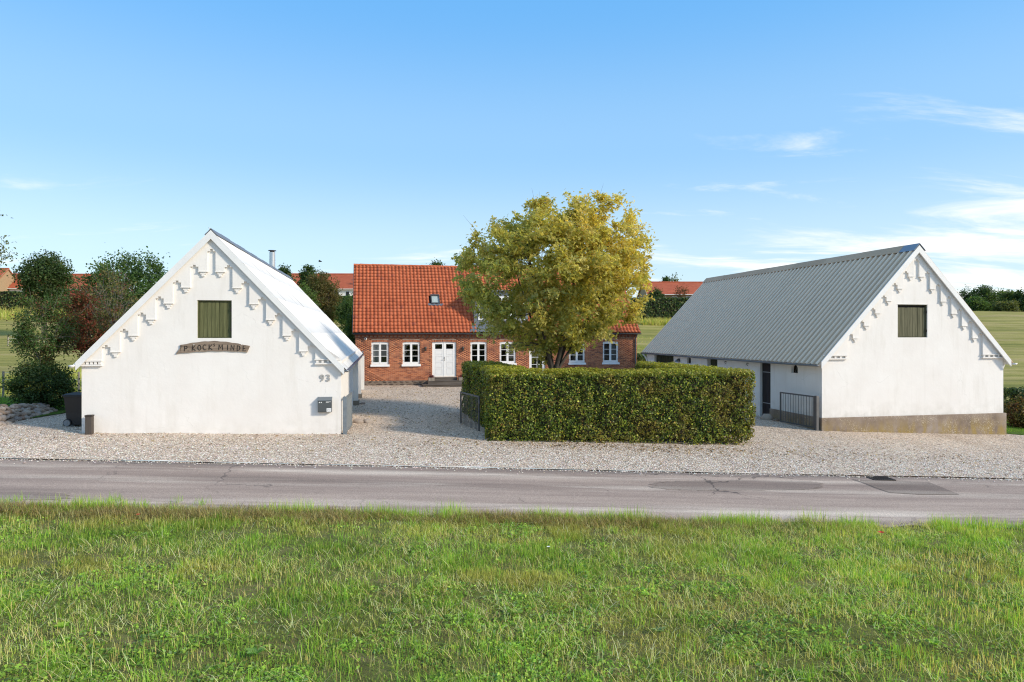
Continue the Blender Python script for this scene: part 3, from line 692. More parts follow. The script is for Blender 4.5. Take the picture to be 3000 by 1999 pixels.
    for i in range(N_):
        fs += [(i, i + 1, k + i + 1, k + i), (2 * k + i, 3 * k + i, 3 * k + i + 1, 2 * k + i + 1), (k + i, k + i + 1, 3 * k + i + 1, 3 * k + i), (i + 1, i, 2 * k + i, 2 * k + i + 1)]
    fs += [(0, k, 3 * k, 2 * k), (N_, 2 * k + N_, 3 * k + N_, k + N_)]
    bx.add(vs, fs); bw = bx.build('name_board', M['sign'], root, (0.78, 0, 0)); bw['label'] = 'arched weathered wooden board with carved dark lettering'
    G = {'P': [[(0, 0), (.05, 1), (.45, .95), (.5, .7), (.4, .5), (.03, .5)]], '.': [[(0, 0), (.06, .04)]],
         'K': [[(0, 0), (.05, 1)], [(.55, 1), (.05, .45), (.6, 0)]], 'O': [[(.3, 1), (.03, .7), (.05, .25), (.32, 0), (.6, .28), (.58, .72), (.3, 1)]],
         'C': [[(.6, .9), (.3, 1), (.03, .68), (.06, .25), (.35, 0), (.62, .08)]], 's': [[(.5, .95), (.2, 1), (.08, .75), (.45, .4), (.3, .05), (0, .1)]],
         'M': [[(0, 0), (.1, 1), (.38, .35), (.68, 1), (.75, 0)]], 'I': [[(.1, 0), (.14, 1)]], 'N': [[(0, 0), (.05, 1), (.55, 0), (.6, 1)]],
         'D': [[(0, 0), (.05, 1), (.4, .85), (.55, .5), (.35, .1), (0, 0)]], 'E': [[(.5, .98), (.05, 1), (0, 0), (.5, .04)], [(.02, .5), (.42, .52)]]}
    seq = [('P', .20, .0, 1), ('.', .31, -.0, 1), ('K', .435, .0, 1), ('O', .60, .0, 1), ('C', .755, .0, 1), ('K', .94, .0, 1), ('s', 1.075, .11, .5), ('M', 1.235, 0, 1), ('I', 1.49, 0, 1), ('N', 1.61, 0, 1), ('D', 1.80, 0, 1), ('E', 1.98, 0, 1)]
    for ch, x, up, sc in seq:
        t = (x * 0.83) / 2.02 + 0.05; xx = 1.78 + 0.20 + (x - 0.2) * 0.915
        zc = 2.435 + 0.07 * math.sin(math.pi * (0.05 + 0.9 * (xx - 1.78) / 2.02)) - 0.005
        for stroke in G[ch]:
            q = MB(); H = 0.155 * sc
            q.tube([(xx + p[0] * 0.15 * sc, -0.046, zc - 0.055 + up * 0.9 + p[1] * H) for p in stroke], 0.0125 if sc == 1 else 0.009, 5, True, False); q.build('letter', M['ink'], bw)
    for x, z in ((2.24, 2.60), (3.56, 2.60)):
        q = MB(); q.tube([(x, -0.05, z), (x, -0.044, z)], 0.012, 8); q.build('screw', M['paper'], bw)
    # house number
    for ch, x in (('9', 6.66), ('3', 6.84)):
        cu = bpy.data.curves.new('digit', 'FONT'); cu.body = ch; cu.size = 0.285; cu.extrude = 0.008; cu.offset = 0.006; cu.align_x = 'CENTER'
        tmp = bpy.data.objects.new('digit', cu); COL.objects.link(tmp); bpy.context.view_layer.update()
        me2 = bpy.data.meshes.new_from_object(tmp.evaluated_get(bpy.context.evaluated_depsgraph_get())); bpy.data.objects.remove(tmp)
        me2.materials.clear(); me2.materials.append(M['num'])
        link('number_digit', me2, root, (x, -0.018, 1.475), (math.radians(90), 0, 0))
    return root
left_barn()

# ---- right barn (white, grey steel roof, concrete plinth)
RB = dict(x=11.35, y=25.0, a=math.radians(11.5), W=7.94, L=16.35, ze=1.97, tip=6.26)
def boarded(root, name, y0, y1, z0, z1, x, mat, n, seed, hinges=()):
    """boarded door in the yard-side wall (plane x), boards one by one"""
    r = random.Random(seed); q = MB(); q.box(x + 0.02, x + 0.05, y0, y1, z0, z1); d = q.build(name, M['darkdoor'], root)
    w = (y1 - y0) / n
    for i in range(n):
        b = MB(); b.box(-0.015, 0.015, -w / 2 + 0.004, w / 2 - 0.004, z0 + 0.01, z1 - 0.012)
        b.build('board', mat, d, (x + r.uniform(-0.004, 0.004), y0 + w * (i + 0.5), 0))
    for z in hinges:
        b = MB(); b.box(x - 0.03, x - 0.018, y0 + 0.03, y1 - 0.06, z - 0.018, z + 0.018); b.build('strap_hinge', M['galv'], d)
    return d
def arched_window(root, yc, w, z0, z1, x):
    """small iron stable window with arched head"""
    def arch(hw, zb, zt, n=8):
        rise = hw * 0.75; pts = [(-hw, zb), (hw, zb)]
        for i in range(n + 1):
            a = math.pi * i / n; pts.append((hw * math.cos(a), zt - rise + rise * math.sin(a)))
        return pts
    R = Matrix.Translation((x, yc, 0)) @ Matrix.Rotation(math.radians(-90), 4, 'Z')
    o = arch(w / 2, z0, z1); i_ = arch(w / 2 - 0.035, z0 + 0.035, z1 - 0.035)
    f = MB(); n = len(o)
    vs = [(a, 0.05, b) for a, b in o] + [(a, 0.05, b) for a, b in i_] + [(a, 0.10, b) for a, b in o] + [(a, 0.10, b) for a, b in i_]
    fs = []
    for k in range(n):
        k2 = (k + 1) % n; fs += [(k, k2, n + k2, n + k), (n + k, n + k2, 3 * n + k2, 3 * n + k), (k2, k, 2 * n + k, 2 * n + k2)]
    f.add(vs, fs, False, R); fr = f.build('stable_window', M['iron'], root)
    g = MB(); g.prism(i_, 0.075, 0.08, R); g.build('pane', M['glass'], fr)
    b = MB(); b.box(-0.008, 0.008, 0.055, 0.075, z0 + 0.03, z1 - 0.03, R); b.build('glazing_bar', M['iron'], fr)
    b = MB(); b.box(-w / 2 + 0.03, w / 2 - 0.03, 0.055, 0.075, (z0 + z1) / 2 - 0.02, (z0 + z1) / 2, R); b.build('glazing_bar', M['iron'], fr)
    bk = MB(); bk.prism(o, 0.14, 0.15, R); bk.build('dark_back', M['darkdoor'], fr)

def right_barn():
    W, Ln, tip = RB['W'], RB['L'], RB['tip']; m = (tip - 2.02) / (W / 2 + 0.06); uc = W / 2
    root = thing('grey_roofed_barn', 'white barn with grey ribbed steel roof, stepped gable frieze and mossy concrete plinth', 'barn', (RB['x'], RB['y'], 0), RB['a'])
    topf = lambda x: tip - 0.12 - m * abs(x - uc)
    hx0, hx1, hz0, hz1 = 3.20, 4.50, 2.775, 4.02
    mb = MB(); wall_cols(mb, [0, uc, W], -0.165, topf, [(hx0, hx1, hz0, hz1)], 0, BARN_T); mb.build('gable_wall', M['plaster'], root)
    mb = MB(); mb.prism([(0, -1.2), (W, -1.2), (W, topf(W)), (uc, topf(uc)), (0, topf(0))], Ln - BARN_T, Ln); mb.build('rear_gable_wall', M['plaster'], root)
    mb = MB(); mb.box(W - BARN_T, W, BARN_T, Ln - BARN_T, -1.2, topf(0)); mb.build('side_wall', M['plaster'], root)
    # yard-side wall with its openings
    ops = [(1.45, 1.90, 1.38, 1.72), (3.30, 4.10, -0.9, 1.78), (7.75, 8.75, -0.9, 1.83), (10.52, 10.98, 1.36, 1.72), (12.6, 15.2, -0.9, 1.72)]
    mb = MB(); wall_cols(mb, [BARN_T, Ln - BARN_T], -0.9, lambda q: topf(0), ops, -BARN_T, 0.0)
    R = Matrix.Rotation(math.radians(90), 4, 'Z')
    mb2 = MB(); mb2.v = [tuple(R @ Vector(p)) for p in mb.v]; mb2.f = mb.f; mb2.sm = mb.sm   # (s, y) -> (−y, s)
    mb2.build('yard_wall', M['plaster'], root)
    arched_window(root, 1.675, 0.45, 1.38, 1.72, 0.08)
    arched_window(root, 10.75, 0.45, 1.36, 1.72, 0.08)
    # plaster arch corners over the stable windows
    for yc, z1 in ((1.675, 1.72), (10.75, 1.72)):
        for sg in (-1, 1):
            hw = 0.226; rise = hw * 0.75; pts = [(sg * hw, z1 + 0.001)] + [(sg * hw * math.cos(a), z1 - rise + rise * math.sin(a)) for a in [math.pi / 2 * k / 6 for k in range(7)]]
            q = MB(); q.prism(pts, 0.001, 0.13, Matrix.Translation((0, yc, 0)) @ Matrix.Rotation(math.radians(-90), 4, 'Z')); q.build('arch_corner', M['plaster'], root)
    boarded(root, 'stable_door', 3.32, 4.08, -0.62, 1.75, 0.12, M['darkdoor'], 6, 5, (-0.0, 1.30))
    boarded(root, 'dark_door', 7.77, 8.73, -0.7, 1.80, 0.18, M['greendoor'], 8, 6)
    boarded(root, 'garage_door', 12.62, 13.93, -0.7, 1.70, 0.14, M['greendoor'], 9, 7)
    boarded(root, 'garage_door', 13.97, 15.18, -0.7, 1.70, 0.14, M['greendoor'], 9, 8)
    q = MB(); q.box(-0.06, 0.24, 12.35, 15.42, 1.722, 1.93); q.build('lintel_beam', M['beam'], root, bevel=0.015)
    # half-round wall lamp
    q = MB(); vs = []; n = 10
    for i in range(n + 1):
        a = math.pi * i / n; vs.append((-0.02 - 0.0, 11.9 + 0.15 * math.cos(a), 1.42 + 0.17 * math.sin(a)))
    for i in range(n + 1):
        a = math.pi * i / n; vs.append((-0.22, 11.9 + 0.13 * math.cos(a), 1.40 + 0.07 * math.sin(a)))
    fs = [(i, i + 1, n + 2 + i, n + 1 + i) for i in range(n)] + [tuple(range(n + 1))] + [tuple(range(n + 1, 2 * n + 2))]
    q.add(vs, fs, True); q.build('wall_lamp', M['zinc'], root)
    for v in (5.0, 6.9):
        q = MB(); q.tube([(0.0, v, 1.62), (-0.08, v, 1.62), (-0.08, v, 1.55), (-0.03, v, 1.52)], 0.015, 6); q.build('wall_hook', M['lamp'], root)
    # concrete plinth, proud of the plaster
    q = MB(); q.box(-0.05, W + 0.09, -0.06, 0.30, -1.25, -0.165); q.build('plinth', M['plinth'], root, bevel=0.02)
    q = MB(); q.box(-0.06, 0.10, 0.30, 3.28, -1.25, -0.17); q.build('plinth', M['plinth'], root, bevel=0.015)
    q = MB(); q.box(-0.28, 0.1, 3.22, 4.2, -0.9, -0.60); q.build('door_step', M['pad'], root, bevel=0.015)
    frieze(root, W, tip, m, RB['ze'])
    verge(root, W, tip - 0.02, m, 0.16, -0.20, -0.155, 0.27, M['trim'])
    # roof deck
    for sgn in (-1, 1):
        e = W / 2 + 0.20
        q = MB(); q.prism([(uc, tip - 0.04), (uc, tip - 0.11), (uc + sgn * e, tip - m * e - 0.11), (uc + sgn * e, tip - m * e - 0.04)], -0.15, Ln + 0.12); q.build('roof_deck', M['trim'], root)
    sl = math.hypot(1, m); e = W / 2 + 0.26; length = e * sl
    n = 56; pw = (Ln + 0.35) / n
    prof = [(0, 0), (pw * 0.36, 0), (pw * 0.42, 0.05), (pw * 0.60, 0.05), (pw * 0.66, 0), (pw + 0.012, 0.0)]
    V = [(x, 0, z) for x, z in prof] + [(x, length, z) for x, z in prof] + [(x, 0, z - 0.02) for x, z in prof]
    k = len(prof); F = [(i, i + 1, k + i + 1, k + i) for i in range(k - 1)] + [(i, i + 1, 2 * k + i + 1, 2 * k + i) for i in range(k - 1)]
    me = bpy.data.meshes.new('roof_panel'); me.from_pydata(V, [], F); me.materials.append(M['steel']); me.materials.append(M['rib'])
    for i in (1, 2, 3): me.polygons[i].material_index = 1  # rib faces take the paler colour that imitates light on them
    r = random.Random(8)
    X = Vector((0, 1, 0)); Y = Vector((1 / sl, 0, m / sl)); Z = -X.cross(Y)
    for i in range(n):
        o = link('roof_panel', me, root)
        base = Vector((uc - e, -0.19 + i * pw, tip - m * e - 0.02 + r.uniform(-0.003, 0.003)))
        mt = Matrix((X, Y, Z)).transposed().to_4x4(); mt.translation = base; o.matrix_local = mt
    q = MB(); q.prism([(uc, tip), (uc, tip - 0.04), (uc + e, tip - m * e - 0.04), (uc + e, tip - m * e)], -0.19, Ln + 0.16); q.build('rear_slope', M['steel'], root)
    # ridge cap; its front piece coloured blue for the reflected sky
    segs = 7
    for kx in range(segs + 1):
        if kx == 0: y0, y1, mt_ = -0.22, 0.55, M['blue']
        else: y0, y1, mt_ = 0.55 + (kx - 1) * (Ln - 0.4) / segs, 0.55 + kx * (Ln - 0.4) / segs + 0.02, M['ridge'] if False else M['steel']
        zo = 0.006 * (kx % 2)
        c = MB(); c.prism([(uc - 0.26, tip - 0.26 * m + 0.06 + zo), (uc, tip + 0.055 + zo), (uc + 0.26, tip - 0.26 * m + 0.06 + zo), (uc + 0.26, tip - 0.26 * m + 0.045 + zo), (uc, tip + 0.035 + zo), (uc - 0.26, tip - 0.26 * m + 0.045 + zo)], y0, y1); c.build('ridge_cap', mt_, root)
    ez = tip - m * e - 0.03
    half_gutter((uc - e - 0.05, Ln + 0.1, ez), (uc - e - 0.05, -0.2, ez), 0.065, M['zinc'], 'gutter', root, 0.02)
    half_gutter((uc + e + 0.05, -0.26, ez), (uc + e + 0.05, Ln, ez), 0.07, M['trim'], 'gutter', root)
    q = MB(); q.tube([(uc - e - 0.05, Ln - 0.15, ez - 0.05), (-0.12, Ln - 0.15, ez - 0.3), (-0.06, Ln - 0.15, ez - 0.45), (-0.06, Ln - 0.15, -0.9)], 0.045, 10); q.build('downpipe', M['trim'], root)
    q = MB(); q.tube([(uc + e + 0.03, 0.25, ez - 0.06), (uc + e - 0.02, 0.25, ez - 0.2), (W + 0.06, 0.25, ez - 0.32), (W + 0.06, 0.25, -1.0)], 0.045, 10); q.build('downpipe', M['trim'], root)
    shutter(root, hx0, hx1, hz0, hz1, 11, M['shutter2'], 9, gap_top=0.07)
    q = MB(); pts = []
    for i in range(9):
        t = i / 8; pts.append((hx0 - 0.04 + (hx1 - hx0 + 0.08) * t, hz1 + 0.0 + 0.05 * math.sin(math.pi * t)))
    q.prism([(hx0 - 0.04, hz1 - 0.002)] + pts[1:-1] + [(hx1 + 0.04, hz1 - 0.002)], -0.015, 0.05); q.build('hatch_arch', M['plaster'], root)
    return root
right_barn()

# ------------------------------------------------------------------ red brick farmhouse
HS = dict(x=-9.43, y=41.0, a=math.radians(12), W=18.0, D=7.6)
def farmhouse():
    W, D = HS['W'], HS['D']; zb, zt = 0.05, 2.90
    root = thing('brick_farmhouse', 'long red brick farmhouse with orange tiled roof and white windows across the yard', 'house', (HS['x'], HS['y'], 0), HS['a'])
    wz0, wz1 = 1.05, 2.42
    wins = [(0.97, 1.98), (2.83, 3.86), (7.0, 8.01), (8.85, 9.87), (13.38, 14.43), (15.66, 16.71)]
    door = (4.63, 6.10, 0.26, 2.42); french = (10.76, 11.79, 0.30, 2.42)
    ops = [(a, b, wz0, wz1) for a, b in wins] + [door, french]
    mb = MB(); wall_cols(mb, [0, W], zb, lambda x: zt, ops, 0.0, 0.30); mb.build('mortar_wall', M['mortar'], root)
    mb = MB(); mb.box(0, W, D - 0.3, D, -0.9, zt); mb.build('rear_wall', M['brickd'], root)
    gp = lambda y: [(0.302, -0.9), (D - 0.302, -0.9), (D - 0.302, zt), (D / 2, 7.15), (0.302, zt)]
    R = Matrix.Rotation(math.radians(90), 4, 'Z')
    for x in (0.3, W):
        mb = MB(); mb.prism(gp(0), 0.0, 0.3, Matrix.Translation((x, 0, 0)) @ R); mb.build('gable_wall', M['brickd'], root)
    # rooms behind the windows
    mb = MB(); mb.box(0.31, W - 0.31, 2.6, 2.7, 0.2, zt); mb.build('room_partition', M['room'], root)
    mb = MB(); mb.box(0.31, W - 0.31, 0.31, 2.6, 0.15, 0.2); mb.build('room_floor', M['deck'], root)
    mb = MB(); mb.box(0.31, W - 0.31, 0.31, D - 0.31, zt - 0.1, zt - 0.02); mb.build('room_ceiling', M['room'], root)
    # bricks: clipped running bond; those seen largest (nearest the door) are objects, the others one joined part
    bl, bh, j = 0.228, 0.055, 0.012; pitch = bl + j; ch = 0.0665
    bricks = []; row = 0; z = zb + 0.006
    blocks = [(a - 0.004, b + 0.004, c - 0.10 if c > 0.8 else c - 0.3, d + 0.135) for a, b, c, d in ops]
    r = random.Random(21)
    while z + bh < 2.66:
        x = -pitch * (0.5 if row % 2 else 0.0)
        while x < W:
            spans = [(max(x, 0.0), min(x + bl, W))]
            for a, b, c, d in blocks:
                if z + bh > c and z < d:
                    ns = []
                    for s0, s1 in spans:
                        if s1 <= a or s0 >= b: ns.append((s0, s1)); continue
                        if s0 < a: ns.append((s0, a))
                        if s1 > b: ns.append((b, s1))
                    spans = ns
            for s0, s1 in spans:
                if s1 - s0 > 0.03: bricks.append((s0, s1, z))
            x += pitch
        z += ch; row += 1
    full = [b for b in bricks if abs(b[1] - b[0] - bl) < 1e-6]
    full.sort(key=lambda b: abs(b[0] - 3.9) * 0.6 + abs(b[2] - 0.75)); show = set(full[:300])
    bm_ = MB(); bm_.box(-bl / 2, bl / 2, -0.011, 0.04, 0, bh); bme = bm_.mesh('brick', M['brick'])
    V = []; F = []; C = []
    for b in bricks:
        dy = r.uniform(-0.0025, 0.0025)
        if b in show: link('brick', bme, root, ((b[0] + b[1]) / 2, dy, b[2])); continue
        o = len(V); x0, x1, z0 = b; z1 = z0 + bh; y0 = -0.011 + dy
        V += [(x0, y0, z0), (x1, y0, z0), (x1, y0, z1), (x0, y0, z1), (x0, 0.01, z0), (x1, 0.01, z0), (x1, 0.01, z1), (x0, 0.01, z1)]
        F += [(o, o + 1, o + 2, o + 3), (o + 3, o + 2, o + 6, o + 7), (o + 1, o, o + 4, o + 5), (o + 1, o + 5, o + 6, o + 2), (o, o + 3, o + 7, o + 4)]
        C += [[r.random()] * 3] * 8
    tag(link('brickwork', mesh_arr('brickwork', V, F, M['brick'], np.array(C)), root), kind='stuff')
    # brick arches over the openings
    am = MB(); am.box(-0.029, 0.029, -0.014, 0.03, 0, 0.125); ame = am.mesh('arch_brick', M['brick'])
    for a, b, c, d in ops:
        n = int(round((b - a + 0.1) / 0.072)); xc = (a + b) / 2; hw = (b - a) / 2 + 0.04; rise = 0.036; Rr = (hw * hw + rise * rise) / (2 * rise); th = math.asin(hw / Rr)
        for i in range(n):
            t = -th + 2 * th * (i + 0.5) / n
            link('arch_brick', ame, root, (xc + Rr * math.sin(t), 0, d - rise - 0.005 + Rr * (math.cos(t) - 1) + rise), (0, t, 0))
    # cornice: two projecting courses and a row of dentil bricks
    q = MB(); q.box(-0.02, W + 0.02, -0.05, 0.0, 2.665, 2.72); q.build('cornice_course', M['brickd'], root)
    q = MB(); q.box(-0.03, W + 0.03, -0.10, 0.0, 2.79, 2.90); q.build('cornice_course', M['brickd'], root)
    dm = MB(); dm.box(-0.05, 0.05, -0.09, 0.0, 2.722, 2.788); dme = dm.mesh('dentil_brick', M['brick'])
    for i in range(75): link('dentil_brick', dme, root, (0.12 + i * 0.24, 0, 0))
    # field-stone foundation
    q = MB(); q.box(-0.02, W + 0.02, 0.0, 0.31, -1.2, zb); q.build('foundation', M['foundmortar'], root)
    r = random.Random(4); metas = []
    for k in range(6):
        bm = bmesh.new(); bmesh.ops.create_icosphere(bm, subdivisions=1, radius=1.0)
        for v in bm.verts: v.co *= r.uniform(0.78, 1.12); v.co.y *= 0.5
        me = bpy.data.meshes.new('foundation_stone'); bm.to_mesh(me); bm.free(); me.materials.append(M['fstone']); metas.append(me)
    x = 0.15
    while x < 17.9:
        gl = gz(HS['x'] + x * math.cos(HS['a']), HS['y'] + x * math.sin(HS['a']))
        hgt = zb - gl; nrow = 2 if hgt < 0.62 else 3; w = r.uniform(0.17, 0.27)
        for k in range(nrow):
            hh = hgt / nrow
            o = link('foundation_stone', r.choice(metas), root, (x + r.uniform(-0.05, 0.05) + 0.1 * (k % 2), 0.01, zb - hh * (k + 0.5)), (0, r.uniform(-0.3, 0.3), 0))
            o.scale = (w * r.uniform(0.75, 1.0), 0.10, hh * 0.5 * r.uniform(0.8, 1.0))
        x += w * 1.7
    # windows
    def window(a, b, z0, z1, rows=3, cols=2, sill=True):
        w = b - a; f = MB(); y0, y1 = 0.045, 0.105
        t = 0.06; up = 0.022
        n = 8; pts = [(a, z1 - 0.02)] + [(a + w * i / n, z1 - 0.02 + up * math.sin(math.pi * i / n)) for i in range(1, n)] + [(b, z1 - 0.02)]
        f.prism([(a, z1 - 0.115), (b, z1 - 0.115)] + pts[::-1], y0, y1)
        f.box(a, b, y0, y1, z0, z0 + 0.085)
        f.box(a, a + t, y0, y1, z0 + 0.085, z1 - 0.115); f.box(b - t, b, y0, y1, z0 + 0.085, z1 - 0.115)
        fo = f.build('window', M['white'], root)
        xc = (a + b) / 2
        ca = [(a + t, xc - 0.02), (xc + 0.02, b - t)]
        q = MB(); q.box(xc - 0.02, xc + 0.02, y0 - 0.012, y1, z0 + 0.05, z1 - 0.06); q.build('mullion', M['white'], fo)
        s = 0.045; zz0, zz1 = z0 + 0.087, z1 - 0.117
        for ci, (c0, c1) in enumerate(ca):
            q = MB()
            # one casement ring with its glazing bars
            q.box(c0, c1, y0 - 0.008, y1 - 0.02, zz0, zz0 + s); q.box(c0, c1, y0 - 0.008, y1 - 0.02, zz1 - s, zz1)
            q.box(c0, c0 + s, y0 - 0.008, y1 - 0.02, zz0 + s, zz1 - s); q.box(c1 - s, c1, y0 - 0.008, y1 - 0.02, zz0 + s, zz1 - s)
            q.build('casement', M['white'], fo)
            ph = (zz1 - zz0 - 2 * s) / rows
            for rr in range(rows):
                g = MB(); g.box(c0 + s, c1 - s, y0 + 0.02, y0 + 0.026, zz0 + s + rr * ph, zz0 + s + (rr + 1) * ph - 0.001); g.build('pane', M['glass'], fo)
                if rr: g = MB(); g.box(c0 + s, c1 - s, y0 - 0.004, y0 + 0.018, zz0 + s + rr * ph - 0.014, zz0 + s + rr * ph + 0.014); g.build('glazing_bar', M['white'], fo)
            for zz in (zz0 + 0.12, (zz0 + zz1) / 2, zz1 - 0.12):
                xx = a + 0.035 if ci == 0 else b - 0.035
                g = MB(); g.box(xx - 0.012, xx + 0.012, y0 - 0.02, y0 - 0.001, zz - 0.03, zz + 0.03); g.build('hinge', M['greyplastic'], fo)
        if sill:
            g = MB(); g.prism([(-0.12, z0 - 0.135), (0.05, z0 - 0.11), (0.05, z0 - 0.002), (-0.04, z0 - 0.012), (-0.12, z0 - 0.065)], 0, b - a + 0.13, Matrix.Translation((a - 0.065, 0, 0)) @ Matrix(((0, 1, 0, 0), (1, 0, 0, 0), (0, 0, 1, 0), (0, 0, 0, 1))))
            g.build('sill', M['white'], fo, bevel=0.006)
        return fo
    for a, b in wins: window(a, b, wz0, wz1)
    # curtains in two of the windows
    for x0, x1 in ((1.06, 1.42), (16.25, 16.62)):
        q = MB(); n = 18; vs = []; fs = []
        for i in range(n + 1):
            x = x0 + (x1 - x0) * i / n; y = 0.22 + 0.02 * math.sin(i * 1.4)
            vs += [(x, y, wz0 + 0.08), (x, y, wz1 - 0.1)]
        for i in range(n): fs.append((2 * i, 2 * i + 2, 2 * i + 3, 2 * i + 1))
        q.add(vs, fs, True); q.build('curtain', M['greyplastic'] if x0 < 5 else M['room'], root, fix=False)
    # french door
    a, b, z0, z1 = french; f = MB()
    f.box(a, b, 0.045, 0.105, z1 - 0.10, z1 + 0.01); f.box(a, a + 0.16, 0.045, 0.105, z0, z1 - 0.10); f.box(b - 0.16, b, 0.045, 0.105, z0, z1 - 0.10); f.box(a + 0.16, b - 0.16, 0.045, 0.105, z0, z0 + 0.2)
    fd = f.build('glazed_door', M['white'], root)
    for i in range(2):
        for k in range(4):
            x0 = a + 0.16 + i * (b - a - 0.32) / 2; zz = z0 + 0.2 + k * (z1 - z0 - 0.3) / 4
            g = MB(); g.box(x0, x0 + (b - a - 0.32) / 2 - 0.001, 0.07, 0.076, zz, zz + (z1 - z0 - 0.3) / 4 - 0.001); g.build('pane', M['glass'], fd)
            if k: g = MB(); g.box(x0, x0 + (b - a - 0.32) / 2 - 0.002, 0.05, 0.068, zz - 0.014, zz + 0.014); g.build('glazing_bar', M['white'], fd)
    g = MB(); g.box((a + b) / 2 - 0.014, (a + b) / 2 + 0.014, 0.046, 0.069, z0 + 0.2, z1 - 0.1); g.build('glazing_bar', M['white'], fd)
    # white double door
    a, b, z0, z1 = door; f = MB(); y0 = 0.05
    f.box(a, b, y0, y0 + 0.06, z1 - 0.06, z1 + 0.01); f.box(a, a + 0.06, y0, y0 + 0.06, z0, z1 - 0.06); f.box(b - 0.06, b, y0, y0 + 0.06, z0, z1 - 0.06)
    fr = f.build('front_door', M['white'], root)
    xc = (a + b) / 2
    for c0, c1 in ((a + 0.062, xc - 0.003), (xc + 0.003, b - 0.062)):
        p = MB(); zt_ = z1 - 0.065; n = 4; s = 0.12; H0 = z0 + 0.14; H1 = z1 - 0.45
        p.box(c0, c0 + s, y0 + 0.008, y0 + 0.05, z0, zt_); p.box(c1 - s, c1, y0 + 0.008, y0 + 0.05, z0, zt_)
        p.box(c0 + s, c1 - s, y0 + 0.008, y0 + 0.05, z0, H0)
        p.box(c0 + s, c1 - s, y0 + 0.008, y0 + 0.05, zt_ - 0.09, zt_)
        ph = (H1 - H0) / n
        for k in range(1, n + 1): p.box(c0 + s, c1 - s, y0 + 0.008, y0 + 0.05, H0 + ph * k - 0.06, H0 + ph * k + (0.03 if k < n else 0.0))
        leaf = p.build('door_leaf', M['white'], fr)
        for k in range(n):
            g = MB(); g.box(c0 + s + 0.018, c1 - s - 0.018, y0 + 0.02, y0 + 0.045, H0 + ph * k + (0.045 if k else 0.015), H0 + ph * (k + 1) - 0.075); g.build('door_panel', M['white'], fr)
            g = MB(); g.box(c0 + s, c1 - s, y0 + 0.046, y0 + 0.049, H0 + ph * k, H0 + ph * (k + 1)); g.build('panel_backing', M['white'], fr)
        g = MB(); g.box(c0 + s, c1 - s, y0 + 0.03, y0 + 0.036, H1, zt_ - 0.09); g.build('pane', M['glass'], fr)
    g = MB(); g.box(xc - 0.012, xc + 0.026, y0 - 0.014, y0 + 0.008, z0 + 0.98, z0 + 1.22); g.build('lock_plate', M['black'], fr)
    g = MB(); g.tube([(xc + 0.005, y0 - 0.012, z0 + 1.05), (xc + 0.005, y0 - 0.05, z0 + 1.05), (xc - 0.10, y0 - 0.05, z0 + 1.05)], 0.011, 6); g.build('handle', M['flue'], fr)
    g = MB(); g.box(xc - 0.035, xc + 0.035, y0 - 0.004, y0 + 0.008, z0, z1 - 0.06); g.build('cover_strip', M['white'], fr)
    # wooden steps
    for i, (x0, x1, yd, zz, h) in enumerate(((4.70, 6.12, -0.42, 0.235, 0.15), (4.30, 6.6, -0.85, 0.06, 0.16), (3.95, 6.85, -1.3, -0.13, 0.25))):
        q = MB(); q.box(x0, x1, yd, -0.03, zz - h - 0.3, zz - 0.03); s_ = q.build('step', M['deck'], root)
        n = 3; w = (abs(yd) - 0.03 + 0.03) / n if i == 0 else 0.145
        nb = int(math.ceil((abs(yd) - 0.0) / w)) if i == 0 else 4
        for k in range(nb):
            b = MB(); b.box(x0 - 0.02, x1 + 0.02, yd - 0.03 + k * w, yd - 0.03 + (k + 1) * w - 0.006, zz - 0.029, zz); b.build('plank', M['deck'], s_)
    # gutter, downpipe, lamps, camera dome
    half_gutter((-0.1, -0.36, 2.93), (W + 0.15, -0.36, 2.93), 0.075, M['gutter_dark'], 'gutter', root)
    q = MB(); q.tube([(W - 0.12, -0.36, 2.87), (W - 0.12, -0.2, 2.72), (W - 0.12, -0.08, 2.6), (W - 0.12, -0.08, -0.8)], 0.045, 10); q.build('downpipe', M['zinc'], root)
    for x in (4.21, 6.52, 10.5):
        q = MB(); q.box(x - 0.035, x + 0.035, -0.04, -0.012, 1.86, 2.06); l = q.build('wall_lamp', M['lamp'], root)
        g = MB(); g.tube([(x, -0.11, 1.85), (x, -0.11, 1.87), (x, -0.11, 2.02), (x, -0.11, 2.08), (x, -0.11, 2.11)], [0.05, 0.065, 0.065, 0.085, 0.02], 10); g.build('lamp_cage', M['lamp'], l)
    q = MB(); q.tube([(0.62, -0.02, 2.60), (0.62, -0.10, 2.60), (0.62, -0.16, 2.60)], [0.09, 0.09, 0.05], 14); k = q.build('camera_dome', M['white'], root)
    q = MB(); q.tube([(0.62, -0.161, 2.60), (0.62, -0.18, 2.60)], [0.045, 0.03], 12); q.build('lens', M['black'], k)
    # roof: pantiles laid one by one on a deck
    ridge, eave = 7.42, 2.96; y_e = -0.33; run = D / 2 - y_e; m = (ridge - eave) / run; sl = math.hypot(1, m); length = run * sl
    dk = MB(); dk.add([(-0.12, y_e + 0.05, eave - 0.03), (W + 0.12, y_e + 0.05, eave - 0.03), (W + 0.12, D / 2, ridge - 0.06), (-0.12, D / 2, ridge - 0.06), (-0.12, y_e + 0.05, eave - 0.09), (W + 0.12, y_e + 0.05, eave - 0.09), (W + 0.12, D / 2, ridge - 0.13), (-0.12, D / 2, ridge - 0.13)],
                     [(0, 1, 2, 3), (7, 6, 5, 4), (0, 4, 5, 1), (1, 5, 6, 2), (3, 7, 4, 0)]); roof = dk.build('roof', M['iron'], root)
